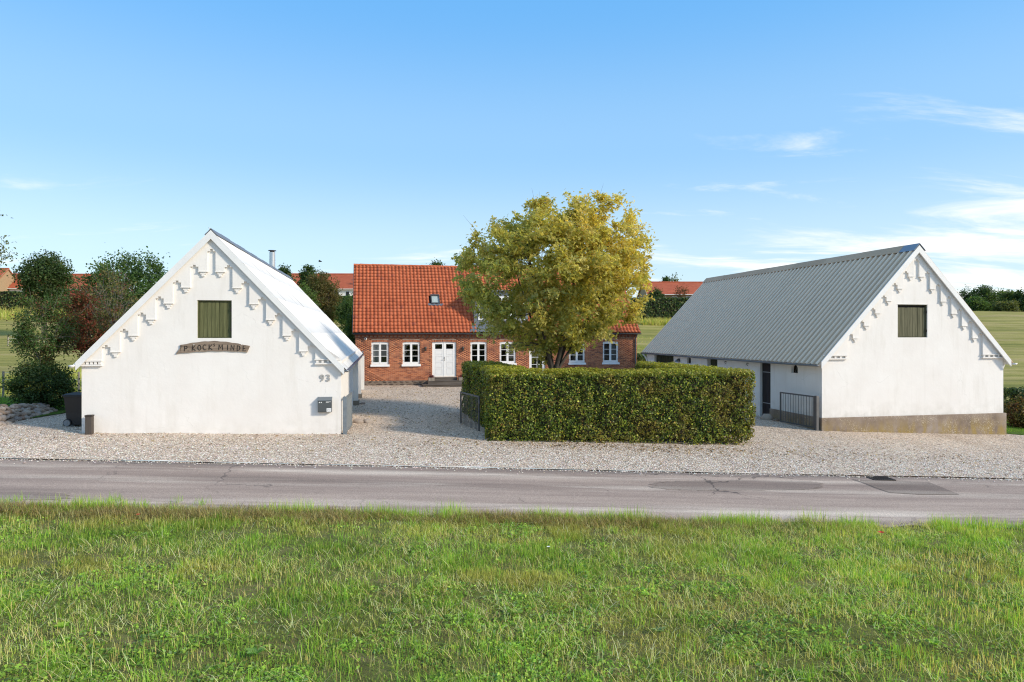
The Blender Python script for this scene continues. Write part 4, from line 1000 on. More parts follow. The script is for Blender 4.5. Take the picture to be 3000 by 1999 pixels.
    dk = MB(); dk.add([(-0.12, D / 2, ridge), (W + 0.12, D / 2, ridge), (W + 0.12, D + 0.33, eave), (-0.12, D + 0.33, eave)], [(0, 1, 2, 3)]); dk.build('rear_slope', M['fartile'], roof, fix=False)
    ncol, nrow = 78, 21; tw = (W + 0.24) / ncol; tl = length / nrow
    prof = [(i / 8, None) for i in range(9)]
    def ph(t):   # S-shaped pantile: shallow pan, high roll
        return 0.012 + 0.040 * (math.sin(math.pi * min(1, max(0, (t - 0.30) / 0.70))) ** 0.9) - 0.012 * math.sin(math.pi * min(1, t / 0.34))
    pts = [(t * tw * 1.04, ph(t)) for t in np.linspace(0, 1, 9)]; k = len(pts)
    arc = lambda x: 0.035 * (1 - ((x / (tw * 1.04)) * 2 - 1.3) ** 2)      # rounded lower edge
    TV = [(x, -arc(x) * 0.5, z + 0.034) for x, z in pts] + [(x, tl * 1.16, z - 0.012) for x, z in pts] + [(x, -arc(x) * 0.5 + 0.01, z + 0.006) for x, z in pts]
    TF = [(i, i + 1, k + i + 1, k + i) for i in range(k - 1)] + [(i + 1, i, 2 * k + i, 2 * k + i + 1) for i in range(k - 1)]
    tme = bpy.data.meshes.new('roof_tile'); tme.from_pydata(TV, [], TF); tme.polygons.foreach_set('use_smooth', [True] * len(TF)); tme.materials.append(M['tile'])
    X = Vector((1, 0, 0)); Y = Vector((0, 1 / sl, m / sl)); Z = X.cross(Y); B = Matrix((X, Y, Z)).transposed().to_4x4()
    TVn = np.array(TV); TFn = np.array(TF); Bn = np.array(B)[:3, :3]
    r = random.Random(31); Va = []; Fa = []; Ca = []; nobj = 0; off = 0
    dorm = (7.25, 10.7); sky = (4.62, 5.28, 0.395, 0.545)     # dormer span; roof window span (x, fraction of slope)
    for i in range(ncol):
        for j in range(nrow):
            x0 = -0.12 + i * tw; s = j * tl; xm = x0 + tw / 2; sm = (s + tl / 2) / length
            if dorm[0] < xm < dorm[1] and sm < 0.60: continue
            if sky[0] - 0.03 < xm < sky[1] + 0.03 and sky[2] < sm < sky[3]: continue
            base = Vector((x0 + r.uniform(-0.004, 0.004), y_e, eave)) + Y * (s + r.uniform(-0.006, 0.006)) + Z * (0.004 + r.uniform(-0.004, 0.004))
            if 2 <= i < 27 and 4 <= j < 16 and nobj < 300:
                o = link('roof_tile', tme, roof); mt = B.copy(); mt.translation = base; o.matrix_local = mt; nobj += 1
            else:
                Va.append(TVn @ Bn.T + np.array(base)); Fa.append(TFn + off); off += len(TVn); Ca.append(np.full((len(TVn), 3), r.random()))
    tag(link('roof_tiling', mesh_arr('roof_tiling', np.concatenate(Va), np.concatenate(Fa), M['tile'], np.concatenate(Ca), True), roof), kind='stuff')
    # ridge tiles
    n = 46; rw = (W + 0.3) / n; vs = []; fs = []; kk = 7
    for q_ in range(2):
        for a in range(kk):
            an = math.pi * a / (kk - 1); rr = 0.125 if q_ == 0 else 0.11
            vs.append((q_ * (rw + 0.04), rr * math.cos(an), rr * 0.9 * math.sin(an)))
    fs = [(a, a + 1, kk + a + 1, kk + a) for a in range(kk - 1)]; q = MB(); q.add(vs, fs, True); q.add([v for v in vs[:kk]], [tuple(range(kk))]); rme = q.mesh('ridge_tile', M['tile'])
    for i in range(n): link('ridge_tile', rme, roof, (-0.15 + i * rw, D / 2, ridge - 0.03 + r.uniform(-0.006, 0.006)))
    # verge flashing at both ends
    for x in (-0.135, W + 0.135):
        q = MB(); q.add([(x - 0.015, y_e, eave - 0.05), (x + 0.015, y_e, eave - 0.05), (x + 0.015, D / 2, ridge - 0.05), (x - 0.015, D / 2, ridge - 0.05), (x - 0.015, y_e, eave + 0.05), (x + 0.015, y_e, eave + 0.05), (x + 0.015, D / 2, ridge + 0.05), (x - 0.015, D / 2, ridge + 0.05)], [(0, 1, 2, 3), (4, 7, 6, 5), (0, 4, 5, 1), (1, 5, 6, 2), (2, 6, 7, 3), (3, 7, 4, 0)]); q.build('verge_board', M['gutter_dark'], roof)
    # roof window
    def on_roof(x, f, up): p = Vector((x, y_e, eave)) + Y * (f * length) + Z * up; return p
    mt = B.copy(); mt.translation = on_roof(4.68, 0.402, 0.0); h = 0.80; w = 0.56
    q = MB(); q.box(0, w, 0, 0.07, 0.01, 0.13); q.box(0, w, h - 0.10, h, 0.01, 0.14); q.box(0, 0.06, 0.07, h - 0.10, 0.01, 0.13); q.box(w - 0.06, w, 0.07, h - 0.10, 0.01, 0.13)
    rw_ = q.build('roof_window', M['gutter_dark'], root); rw_.matrix_local = mt
    q = MB(); q.box(0.06, w - 0.06, 0.07, h - 0.10, 0.085, 0.092); q.build('pane', M['glass'], rw_)
    q = MB(); q.box(0.06, w - 0.06, 0.07, h - 0.10, 0.06, 0.066); q.build('blind', M['paper'], rw_)
    q = MB(); n = 12; vs = []; fs = []
    for i in range(n + 1):
        x = -0.20 + (w + 0.40) * i / n; vs += [(x, 0.02, 0.085 + 0.02 * math.sin(i * 1.7)), (x, -0.13 - 0.03 * math.sin(i * 1.9), 0.07 + 0.02 * math.sin(i * 1.7))]
    for i in range(n): fs.append((2 * i, 2 * i + 1, 2 * i + 3, 2 * i + 2))
    q.add(vs, fs, True); q.build('lead_apron', M['zinc'], rw_, fix=False)
    # zinc-clad dormer in the middle of the roof
    x0, x1 = dorm; zt_ = 5.55; yf = 0.10; zf = eave + (yf - y_e) * m + 0.05
    yb = y_e + (zt_ - eave) / m + 0.3
    q = MB(); Rz = Matrix(((0, 1, 0, 0), (1, 0, 0, 0), (0, 0, 1, 0), (0, 0, 0, 1)))
    q.prism([(yf, 3.0), (yf, zt_), (yb, zt_), (yf + 0.3, 3.0)], x0, x1, Rz); dm_ = q.build('dormer', M['zinc'], root)
    q = MB(); q.box(x0 - 0.12, x1 + 0.12, yf - 0.2, yb + 0.2, zt_, zt_ + 0.10); q.build('dormer_roof', M['zinc'], dm_)
    for k in range(3):
        a = x0 + 0.25 + k * 1.02; q = MB(); z0, z1 = 3.75, 5.25
        q.box(a, a + 0.95, yf - 0.05, yf - 0.002, z0, z0 + 0.1); q.box(a, a + 0.95, yf - 0.05, yf - 0.002, z1 - 0.1, z1); q.box(a, a + 0.1, yf - 0.05, yf - 0.002, z0 + 0.1, z1 - 0.1); q.box(a + 0.85, a + 0.95, yf - 0.05, yf - 0.002, z0 + 0.1, z1 - 0.1); q.box(a + 0.43, a + 0.52, yf - 0.05, yf - 0.002, z0 + 0.1, z1 - 0.1)
        q.build('dormer_window', M['white'], dm_)
        for g0, g1 in ((a + 0.1, a + 0.43), (a + 0.52, a + 0.85)):
            g = MB(); g.box(g0, g1, yf - 0.03, yf - 0.025, z0 + 0.1, z1 - 0.1); g.build('pane', M['glass'], dm_)
    q = MB(); P0 = on_roof(0, 0.0, 0.05); q.add([(x0 - 0.35, y_e - 0.02, eave + 0.07), (x1 + 0.35, y_e - 0.02, eave + 0.07), (x1 + 0.35, 0.12, eave + 0.07 + (0.14 - y_e) * m), (x0 - 0.1, 0.12, eave + 0.07 + (0.14 - y_e) * m)], [(0, 1, 2, 3)]); q.build('lead_flashing', M['zinc'], dm_, fix=False)
    return root
farmhouse()

# ------------------------------------------------------------------ leaves and trees
def rand_unit(r, n):
    v = r.normal(size=(n, 3)); return v / np.linalg.norm(v, axis=1, keepdims=True)
def leaf_geo(P, N, T, size, asp, fold, cols):
    """one folded pointed leaf per point: 4 corners, two triangles"""
    N = N / np.linalg.norm(N, axis=1, keepdims=True); T = T - N * (T * N).sum(1, keepdims=True); T /= np.linalg.norm(T, axis=1, keepdims=True) + 1e-9
    B = np.cross(N, T); s = np.asarray(size).reshape(-1, 1); n = len(P)
    V = np.empty((n, 4, 3)); V[:, 0] = P - T * s * 0.5; V[:, 2] = P + T * s * 0.5 - N * s * fold * 0.4
    V[:, 1] = P + B * s * asp * 0.5 + N * s * fold - T * s * 0.05; V[:, 3] = P - B * s * asp * 0.5 + N * s * fold - T * s * 0.05
    i = np.arange(n)[:, None] * 4; F = np.concatenate([i + np.array([[0, 3, 2]]), i + np.array([[0, 2, 1]])], 0)
    return V.reshape(-1, 3), F, np.repeat(cols, 4, 0)
def palette(r, n, pal, jit=0.18):
    """mix of leaf colours: pal = [(weight, rgb), ...]"""
    w = np.array([p[0] for p in pal], float); c = np.array([p[1] for p in pal], float)
    k = r.choice(len(pal), n, p=w / w.sum()); col = c[k] * (1 + jit * r.normal(size=(n, 1))) * (1 + 0.05 * r.normal(size=(n, 3)))
    return np.clip(col, 0.004, 0.9)
def tubes(segs, n=5):
    A = np.array([s[0] for s in segs], float); B = np.array([s[1] for s in segs], float); ra = np.array([s[2] for s in segs]); rb = np.array([s[3] for s in segs])
    t = B - A; t /= np.linalg.norm(t, axis=1, keepdims=True) + 1e-9
    up = np.where(np.abs(t[:, 2:3]) > 0.9, np.array([[1.0, 0, 0]]), np.array([[0, 0, 1.0]])); a = np.cross(t, up); a /= np.linalg.norm(a, axis=1, keepdims=True); b = np.cross(t, a)
    q = np.arange(n) * 2 * math.pi / n; cs = np.cos(q)[None, :, None]; sn = np.sin(q)[None, :, None]
    ring = a[:, None] * cs + b[:, None] * sn
    V = np.concatenate([A[:, None] + ring * ra[:, None, None], B[:, None] + ring * rb[:, None, None]], 1)
    i = np.arange(len(A))[:, None] * 2 * n; k = np.arange(n)[None]; k2 = (k + 1) % n
    F = np.stack([i + k, i + k2, i + n + k2, i + n + k], -1).reshape(-1, 4)
    return V.reshape(-1, 3), F
def bez(p0, p1, p2, n):
    t = np.linspace(0, 1, n + 1)[:, None]; return (1 - t) ** 2 * p0 + 2 * t * (1 - t) * p1 + t * t * p2

def make_tree(name, label, cat, base, fork, c, rad, pal, n_leaf, leaf, seed, nl=7, ns=45, nt=260, trunk_r=0.16, lobes=0.22, shell=0.45, group=None, clump=0.30, bare=0, leafmat='leaf', barkmat='bark', tri=1, hues=None, flat=0.0, asp=0.62, top_bias=0.0, taper=0.0):
    """trunk, limbs reaching into an uneven crown, twigs, and leaves clustered round the twigs"""
    r = np.random.default_rng(seed); base = np.array(base, float); fork = np.array(fork, float); c = np.array(c, float); rad = np.array(rad, float)
    root = thing(name, label, cat, tuple(base), 0.0, group)
    ld = rand_unit(r, 16); la = r.uniform(0.4, 1.0, 16)
    def reach(d):
        k = (np.clip(d @ ld.T, 0, 1) ** 6 * la).max(1); return 1 - lobes + 2.0 * lobes * k
    segs = []
    # trunk
    mid = (base + fork) / 2 + r.normal(size=3) * 0.05 * trunk_r * 3
    tp = bez(base - [0, 0, 0.25], mid, fork, 5)
    for i in range(5): segs.append((tp[i], tp[i + 1], trunk_r * (1.35 - 0.45 * i / 5 if i else 1.6), trunk_r * (1.35 - 0.45 * (i + 1) / 5)))
    LS = []; LR = []
    for i in range(nl):
        az = 2 * math.pi * (i + r.uniform(-0.25, 0.25)) / nl; el = r.uniform(0.15, 1.25)
        d = np.array([[math.cos(az) * math.cos(el), math.sin(az) * math.cos(el), math.sin(el)]])
        e = c + d[0] * rad * reach(d)[0] * r.uniform(0.55, 0.75)
        ctl = fork + (e - fork) * 0.45 + np.array([0, 0, -0.12 * abs(e[2] - fork[2])]) * r.uniform(-0.6, 1.0) + (e - fork) * [0.08, 0.08, 0]
        p = bez(fork, ctl, e, 7); rr = trunk_r * r.uniform(0.36, 0.62) * (7.0 / max(nl, 7)) ** 0.5
        for k in range(7):
            ra = rr * (1 - 0.78 * k / 7); rb = rr * (1 - 0.78 * (k + 1) / 7); segs.append((p[k], p[k + 1], ra, rb))
            if k >= 1: LS.append(p[k]); LR.append(ra)
    LS = np.array(LS); LR = np.array(LR)
    def targets(n, lo, hi):
        d = rand_unit(r, n)
        if top_bias: d[:, 2] = d[:, 2] + top_bias; d /= np.linalg.norm(d, axis=1, keepdims=True)
        rho = r.uniform(lo ** 2, hi ** 2, n) ** 0.5; p = c + d * rad * (reach(d) * rho)[:, None]
        if taper: p[:, :2] = c[:2] + (p[:, :2] - c[:2]) * (1 - taper * np.clip(-d[:, 2:3], 0, 1))
        return p
    def attach(T, S, R, shrink, nseg, rmin):
        NS = []; NR = []
        for e in T:
            dd = np.linalg.norm(S - e, axis=1) + 0.35 * np.linalg.norm(S - c, axis=1) * 0 + np.maximum(0, (S[:, 2] - e[2])) * 0.8
            k = int(np.argmin(dd)); s = S[k]; rr = max(rmin, R[k] * shrink)
            ctl = s + (e - s) * 0.5 + r.normal(size=3) * 0.10 * np.linalg.norm(e - s)
            p = bez(s, ctl, e, nseg)
            for q in range(nseg):
                a = rr * (1 - 0.7 * q / nseg); b = rr * (1 - 0.7 * (q + 1) / nseg); segs.append((p[q], p[q + 1], a, b))
                NS.append(p[q + 1]); NR.append(b)
        return np.array(NS), np.array(NR)
    S2, R2 = attach(targets(ns, 0.45, 0.95), LS, LR, 0.6, 4, 0.012)
    A2 = np.concatenate([LS, S2]); B2 = np.concatenate([LR, R2])
    TT = targets(nt, shell, 1.02)
    n0 = len(segs); S3, R3 = attach(TT, A2, B2, 0.5, 3, 0.005)
    tw = np.array([s[0] for s in segs[n0:]]).reshape(nt, 3, 3); te = np.array([s[1] for s in segs[n0:]]).reshape(nt, 3, 3)
    for q in range(bare):
        k = r.integers(nt); d = (TT[k] - c); d /= np.linalg.norm(d); d[2] = abs(d[2]) + 0.6; d /= np.linalg.norm(d)
        segs.append((TT[k], TT[k] + d * r.uniform(0.3, 0.8), 0.006, 0.002))
    V, F = tubes(segs); V = V - base
    link('trunk', mesh_arr('trunk', V, F, M[barkmat], smooth=True), root)
    # leaves
    if n_leaf:
        k = r.integers(nt, size=n_leaf); t = r.uniform(0.15, 1.12, n_leaf)[:, None]
        P = tw[k, 0] * (1 - t) + te[k, 2] * t + r.normal(size=(n_leaf, 3)) * clump * r.uniform(0.5, 1.2, nt)[k][:, None] * [1, 1, 0.8]
        out = P - c; out /= np.linalg.norm(out, axis=1, keepdims=True) + 1e-6
        N = rand_unit(r, n_leaf) + np.array([[0, 0, 0.7]]) + out * 0.35; T = rand_unit(r, n_leaf) + [[0, 0, -0.3]]
        cc = palette(r, n_leaf, pal)
        tint = palette(r, nt, pal, 0.12)[k]; cc = cc * 0.45 + tint * 0.55
        if hues is not None: cc = hues(P - base, cc, r)
        sz = leaf * r.uniform(0.65, 1.25, n_leaf)
        Vs, Fs, Cs = leaf_geo(P - base, N, T, sz, asp, 0.12, cc)
        if tri > 1:      # lobed leaf: two more blades from the same stalk
            for sg in (-1, 1):
                Nn = N / np.linalg.norm(N, axis=1, keepdims=True); Tt = T - Nn * (T * Nn).sum(1, keepdims=True); Tt /= np.linalg.norm(Tt, axis=1, keepdims=True)
                Bb = np.cross(Nn, Tt); T2 = Tt * 0.55 + sg * Bb * 0.85
                V2, F2, C2 = leaf_geo(P - base - Tt * sz[:, None] * 0.3 + T2 * sz[:, None] * 0.38, N, T2, sz * 0.8, asp * 0.9, 0.12, cc)
                Fs = np.concatenate([Fs, F2 + len(Vs)]); Vs = np.concatenate([Vs, V2]); Cs = np.concatenate([Cs, C2])
        o = link('crown', mesh_arr('crown', Vs, Fs, M[leafmat], Cs), root)
    return root

# the autumn tree in the hedge garden
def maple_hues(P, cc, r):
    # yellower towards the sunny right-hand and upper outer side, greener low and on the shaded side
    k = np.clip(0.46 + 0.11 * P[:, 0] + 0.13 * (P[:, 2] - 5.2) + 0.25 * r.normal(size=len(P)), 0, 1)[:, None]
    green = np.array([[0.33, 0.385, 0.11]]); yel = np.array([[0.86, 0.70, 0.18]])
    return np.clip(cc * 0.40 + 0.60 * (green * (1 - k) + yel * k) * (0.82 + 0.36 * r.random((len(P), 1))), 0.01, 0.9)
tx, ty = 1.62, 25.5; tz = gz(tx, ty)
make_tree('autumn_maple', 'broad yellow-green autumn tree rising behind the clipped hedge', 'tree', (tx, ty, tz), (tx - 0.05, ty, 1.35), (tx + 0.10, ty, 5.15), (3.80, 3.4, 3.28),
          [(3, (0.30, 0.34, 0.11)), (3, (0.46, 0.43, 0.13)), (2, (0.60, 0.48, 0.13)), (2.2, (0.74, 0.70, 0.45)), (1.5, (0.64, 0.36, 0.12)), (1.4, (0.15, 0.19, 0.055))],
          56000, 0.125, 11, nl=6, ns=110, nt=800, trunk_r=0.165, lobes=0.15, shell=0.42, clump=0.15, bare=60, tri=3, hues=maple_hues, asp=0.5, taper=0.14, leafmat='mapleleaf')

GREEN = [(w, tuple(v * 2.1 for v in c)) for w, c in [(3, (0.040, 0.075, 0.018)), (2, (0.065, 0.105, 0.026)), (1, (0.10, 0.135, 0.035))]]
DARK = [(w, tuple(v * 2.1 for v in c)) for w, c in [(3, (0.022, 0.042, 0.014)), (2, (0.036, 0.060, 0.018)), (1, (0.055, 0.08, 0.022))]]
RUST = [(w, tuple(v * 1.9 for v in c)) for w, c in [(3, (0.055, 0.058, 0.020)), (2.4, (0.16, 0.045, 0.026)), (1.6, (0.20, 0.05, 0.03)), (2, (0.032, 0.045, 0.015))]]
BROWN = [(w, tuple(v * 1.7 for v in c)) for w, c in [(3, (0.075, 0.072, 0.024)), (2, (0.12, 0.085, 0.032)), (1, (0.05, 0.06, 0.02))]]
OLIVE = [(w, tuple(v * 1.7 for v in c)) for w, c in [(2, (0.07, 0.085, 0.025)), (2, (0.11, 0.115, 0.035)), (1, (0.045, 0.06, 0.018))]]
def px(px_, py_, Y): return np.array([(px_ - 1500) / 2000 * Y, Y, CAM_H - (py_ - 977) / 2000 * Y])
def bush(name, label, cat, x0, x1, y0, y1, Y, pal, n, leaf, seed, depth=None, ground_c=None, **k):
    """tree or shrub whose crown spans the given part of the view at distance Y"""
    a = px(x0, y0, Y); b = px(x1, y1, Y); c = (a + b) / 2; rad = np.array([abs(b[0] - a[0]) / 2, (depth or abs(b[0] - a[0])) / 2, abs(a[2] - b[2]) / 2])
    g = gz(c[0], Y); f = (c[0], Y, max(g + 0.15, c[2] - rad[2] * 0.85))
    return make_tree(name, label, cat, (c[0], Y, g), f, c, rad, pal, n, leaf, seed, **k)
# left-hand planting
bush('evergreen_shrub', 'dense dark green shrub growing low behind the stone heap', 'shrub', 30, 215, 1055, 1215, 24.8, DARK + [(0.8, (0.075, 0.095, 0.02)), (0.3, (0.22, 0.17, 0.02))], 15000, 0.085, 41, nl=6, ns=30, nt=220, trunk_r=0.06, lobes=0.12, clump=0.13)
bush('slender_tree', 'dark slender tree with sparse leaves above the low green shrub', 'tree', 35, 220, 840, 1100, 25.6, DARK + GREEN + [(2.2, (0.20, 0.07, 0.04)), (1, (0.16, 0.19, 0.06))], 9000, 0.085, 42, nl=6, ns=40, nt=190, trunk_r=0.06, lobes=0.38, clump=0.14, bare=22, barkmat='twig')
bush('red_leaved_tree', 'small tree with dark red autumn leaves between slender tree and white barn', 'tree', 165, 345, 835, 1050, 27.5, RUST + [(2, (0.30, 0.07, 0.045))], 12000, 0.09, 43, nl=7, ns=40, nt=240, trunk_r=0.07, lobes=0.28, clump=0.18, bare=16)
bush('bare_shrub', 'nearly bare grey-twigged shrub rising beside the white barn roof edge', 'shrub', 262, 405, 790, 1010, 25.0, [(2, (0.24, 0.22, 0.07)), (1, (0.18, 0.06, 0.04)), (2, (0.10, 0.13, 0.04))], 3200, 0.08, 44, nl=9, ns=70, nt=190, trunk_r=0.05, lobes=0.28, clump=0.1, bare=60, barkmat='twig')
bush('leafy_tree', 'tall bushy green tree behind the left slope of the white barn', 'tree', 235, 525, 722, 1040, 37.0, GREEN + GREEN + DARK, 25000, 0.14, 45, nl=8, ns=55, nt=340, trunk_r=0.14, lobes=0.25, clump=0.28, bare=8)
bush('round_tree', 'dark round-topped tree in front of the tiled houses at far left', 'tree', 62, 205, 735, 905, 95.0, DARK + [(1, (0.07, 0.065, 0.02))], 12000, 0.33, 46, nl=7, ns=40, nt=260, trunk_r=0.2, lobes=0.14, clump=0.45)
# twig of a tree standing just outside the picture on the left
def side_tree():
    base = np.array([-18.85, 21.2, gz(-18.85, 21.2)])
    t = make_tree('roadside_tree', 'tree beyond the left edge, only a leafy twig tip showing against sky', 'tree', base, base + [0.0, 0, 2.6], base + [0.25, 0, 5.75], (3.05, 2.4, 2.6), OLIVE + [(1, (0.2, 0.16, 0.03))], 7000, 0.10, 47, nl=7, ns=40, nt=200, trunk_r=0.16, lobes=0.12, clump=0.14)
side_tree()
# between the white barn and the farmhouse
bush('thorn_tree', 'round dark green tree poking above the far middle roof', 'tree', 878, 935, 778, 880, 88.0, DARK, 6000, 0.28, 51, nl=6, ns=26, nt=150, trunk_r=0.12, lobes=0.15, clump=0.32)
bush('thorn_tree', 'dark tree top just right of the steel flue pipe', 'tree', 806, 856, 778, 880, 84.0, DARK, 5000, 0.28, 52, nl=6, ns=24, nt=140, trunk_r=0.12, lobes=0.15, clump=0.3)
bush('hawthorn_bush', 'large brownish olive bush beside the farmhouse roof edge', 'shrub', 895, 1000, 798, 985, 68.0, BROWN, 15000, 0.20, 53, nl=7, ns=40, nt=260, trunk_r=0.12, lobes=0.16, clump=0.3)
bush('field_bush', 'bright green bush along the far edge of the white sheet roof', 'shrub', 840, 930, 828, 980, 60.0, OLIVE + GREEN, 8000, 0.19, 54, nl=6, ns=30, nt=190, trunk_r=0.1, lobes=0.2, clump=0.26)
bush('field_bush', 'dark evergreen bush between hawthorn bush and farmhouse gable', 'shrub', 985, 1075, 872, 975, 66.0, DARK + GREEN, 9000, 0.18, 55, nl=6, ns=30, nt=190, trunk_r=0.1, lobes=0.12, clump=0.26)
bush('field_bush', 'dark ivy-green bush at the left corner of the farmhouse', 'shrub', 1005, 1062, 925, 1095, 45.5, DARK + GREEN, 8000, 0.12, 56, nl=6, ns=30, nt=190, trunk_r=0.08, lobes=0.15, clump=0.2)
# beyond the farmhouse
bush('far_tree', 'small tree top showing above the farmhouse ridge', 'tree', 1258, 1292, 757, 830, 96.0, DARK, 1800, 0.26, 57, nl=5, ns=16, nt=80, trunk_r=0.1, lobes=0.25, clump=0.3)
bush('far_tree', 'dark narrow tree top above the right-hand tiled roof', 'tree', 1938, 1964, 800, 880, 172.0, DARK, 1800, 0.45, 58, nl=5, ns=16, nt=80, trunk_r=0.15, lobes=0.2, clump=0.45)
bush('far_tree', 'thin pale tree top right above the right-hand tiled roof', 'tree', 1958, 1990, 797, 880, 176.0, OLIVE, 900, 0.42, 59, nl=6, ns=24, nt=90, trunk_r=0.15, lobes=0.25, clump=0.5, bare=20)
bush('garden_tree', 'thin orange-brown garden tree in front of the right-hand tiled roof', 'tree', 1972, 2018, 833, 885, 140.0, [(2, (0.16, 0.08, 0.03)), (1, (0.12, 0.09, 0.03))], 900, 0.22, 60, nl=6, ns=26, nt=90, trunk_r=0.1, lobes=0.25, clump=0.3, bare=10)
bush('garden_bush', 'round dark green bush before the right-hand tiled roof', 'shrub', 1900, 1944, 846, 898, 138.0, DARK, 3000, 0.30, 61, nl=5, ns=18, nt=100, trunk_r=0.12, lobes=0.1, clump=0.35)
# wood on the right skyline
wood = [(2835, 845, 925, 205, DARK, 'grey-green pine nearest the barn roof in the right skyline wood', 70), (2882, 835, 925, 198, DARK, 'tallest dark conifer of the right skyline wood', 62), (2925, 850, 925, 206, GREEN, 'bright green round tree of the right skyline wood', 66),
        (2962, 846, 928, 200, OLIVE + GREEN, 'yellowish tree second from the right picture edge on skyline', 52), (2998, 852, 930, 196, DARK, 'dark tree cut by the right picture edge on skyline', 60), (2858, 872, 928, 190, DARK + GREEN, 'low dark tree in front of the skyline pines', 56), (2945, 880, 930, 188, OLIVE, 'low olive tree at the foot of the skyline wood', 62),
        (2800, 868, 925, 208, DARK, 'low dark tree half hidden by the grey barn verge', 60)]
for i, (cx, y0, y1, Y, pal, lab, w) in enumerate(wood):
    bush('skyline_tree', lab, 'tree', cx - w / 2, cx + w / 2, y0, y1, float(Y), pal, 5200, 0.5, 70 + i, nl=6, ns=26, nt=170, trunk_r=0.25, lobes=0.16, clump=0.6, group='trees of the wood on the right skyline')
# brown shrub at the right edge
bush('autumn_shrub', 'copper and green autumn shrub on the lawn right of the grey-roofed barn', 'shrub', 2948, 3085, 1160, 1262, 29.0, [(2, (0.20, 0.115, 0.035)), (2, (0.10, 0.105, 0.03)), (1.5, (0.14, 0.06, 0.03)), (1, (0.26, 0.21, 0.06))], 6500, 0.11, 81, nl=7, ns=30, nt=200, trunk_r=0.05, lobes=0.2, clump=0.16)

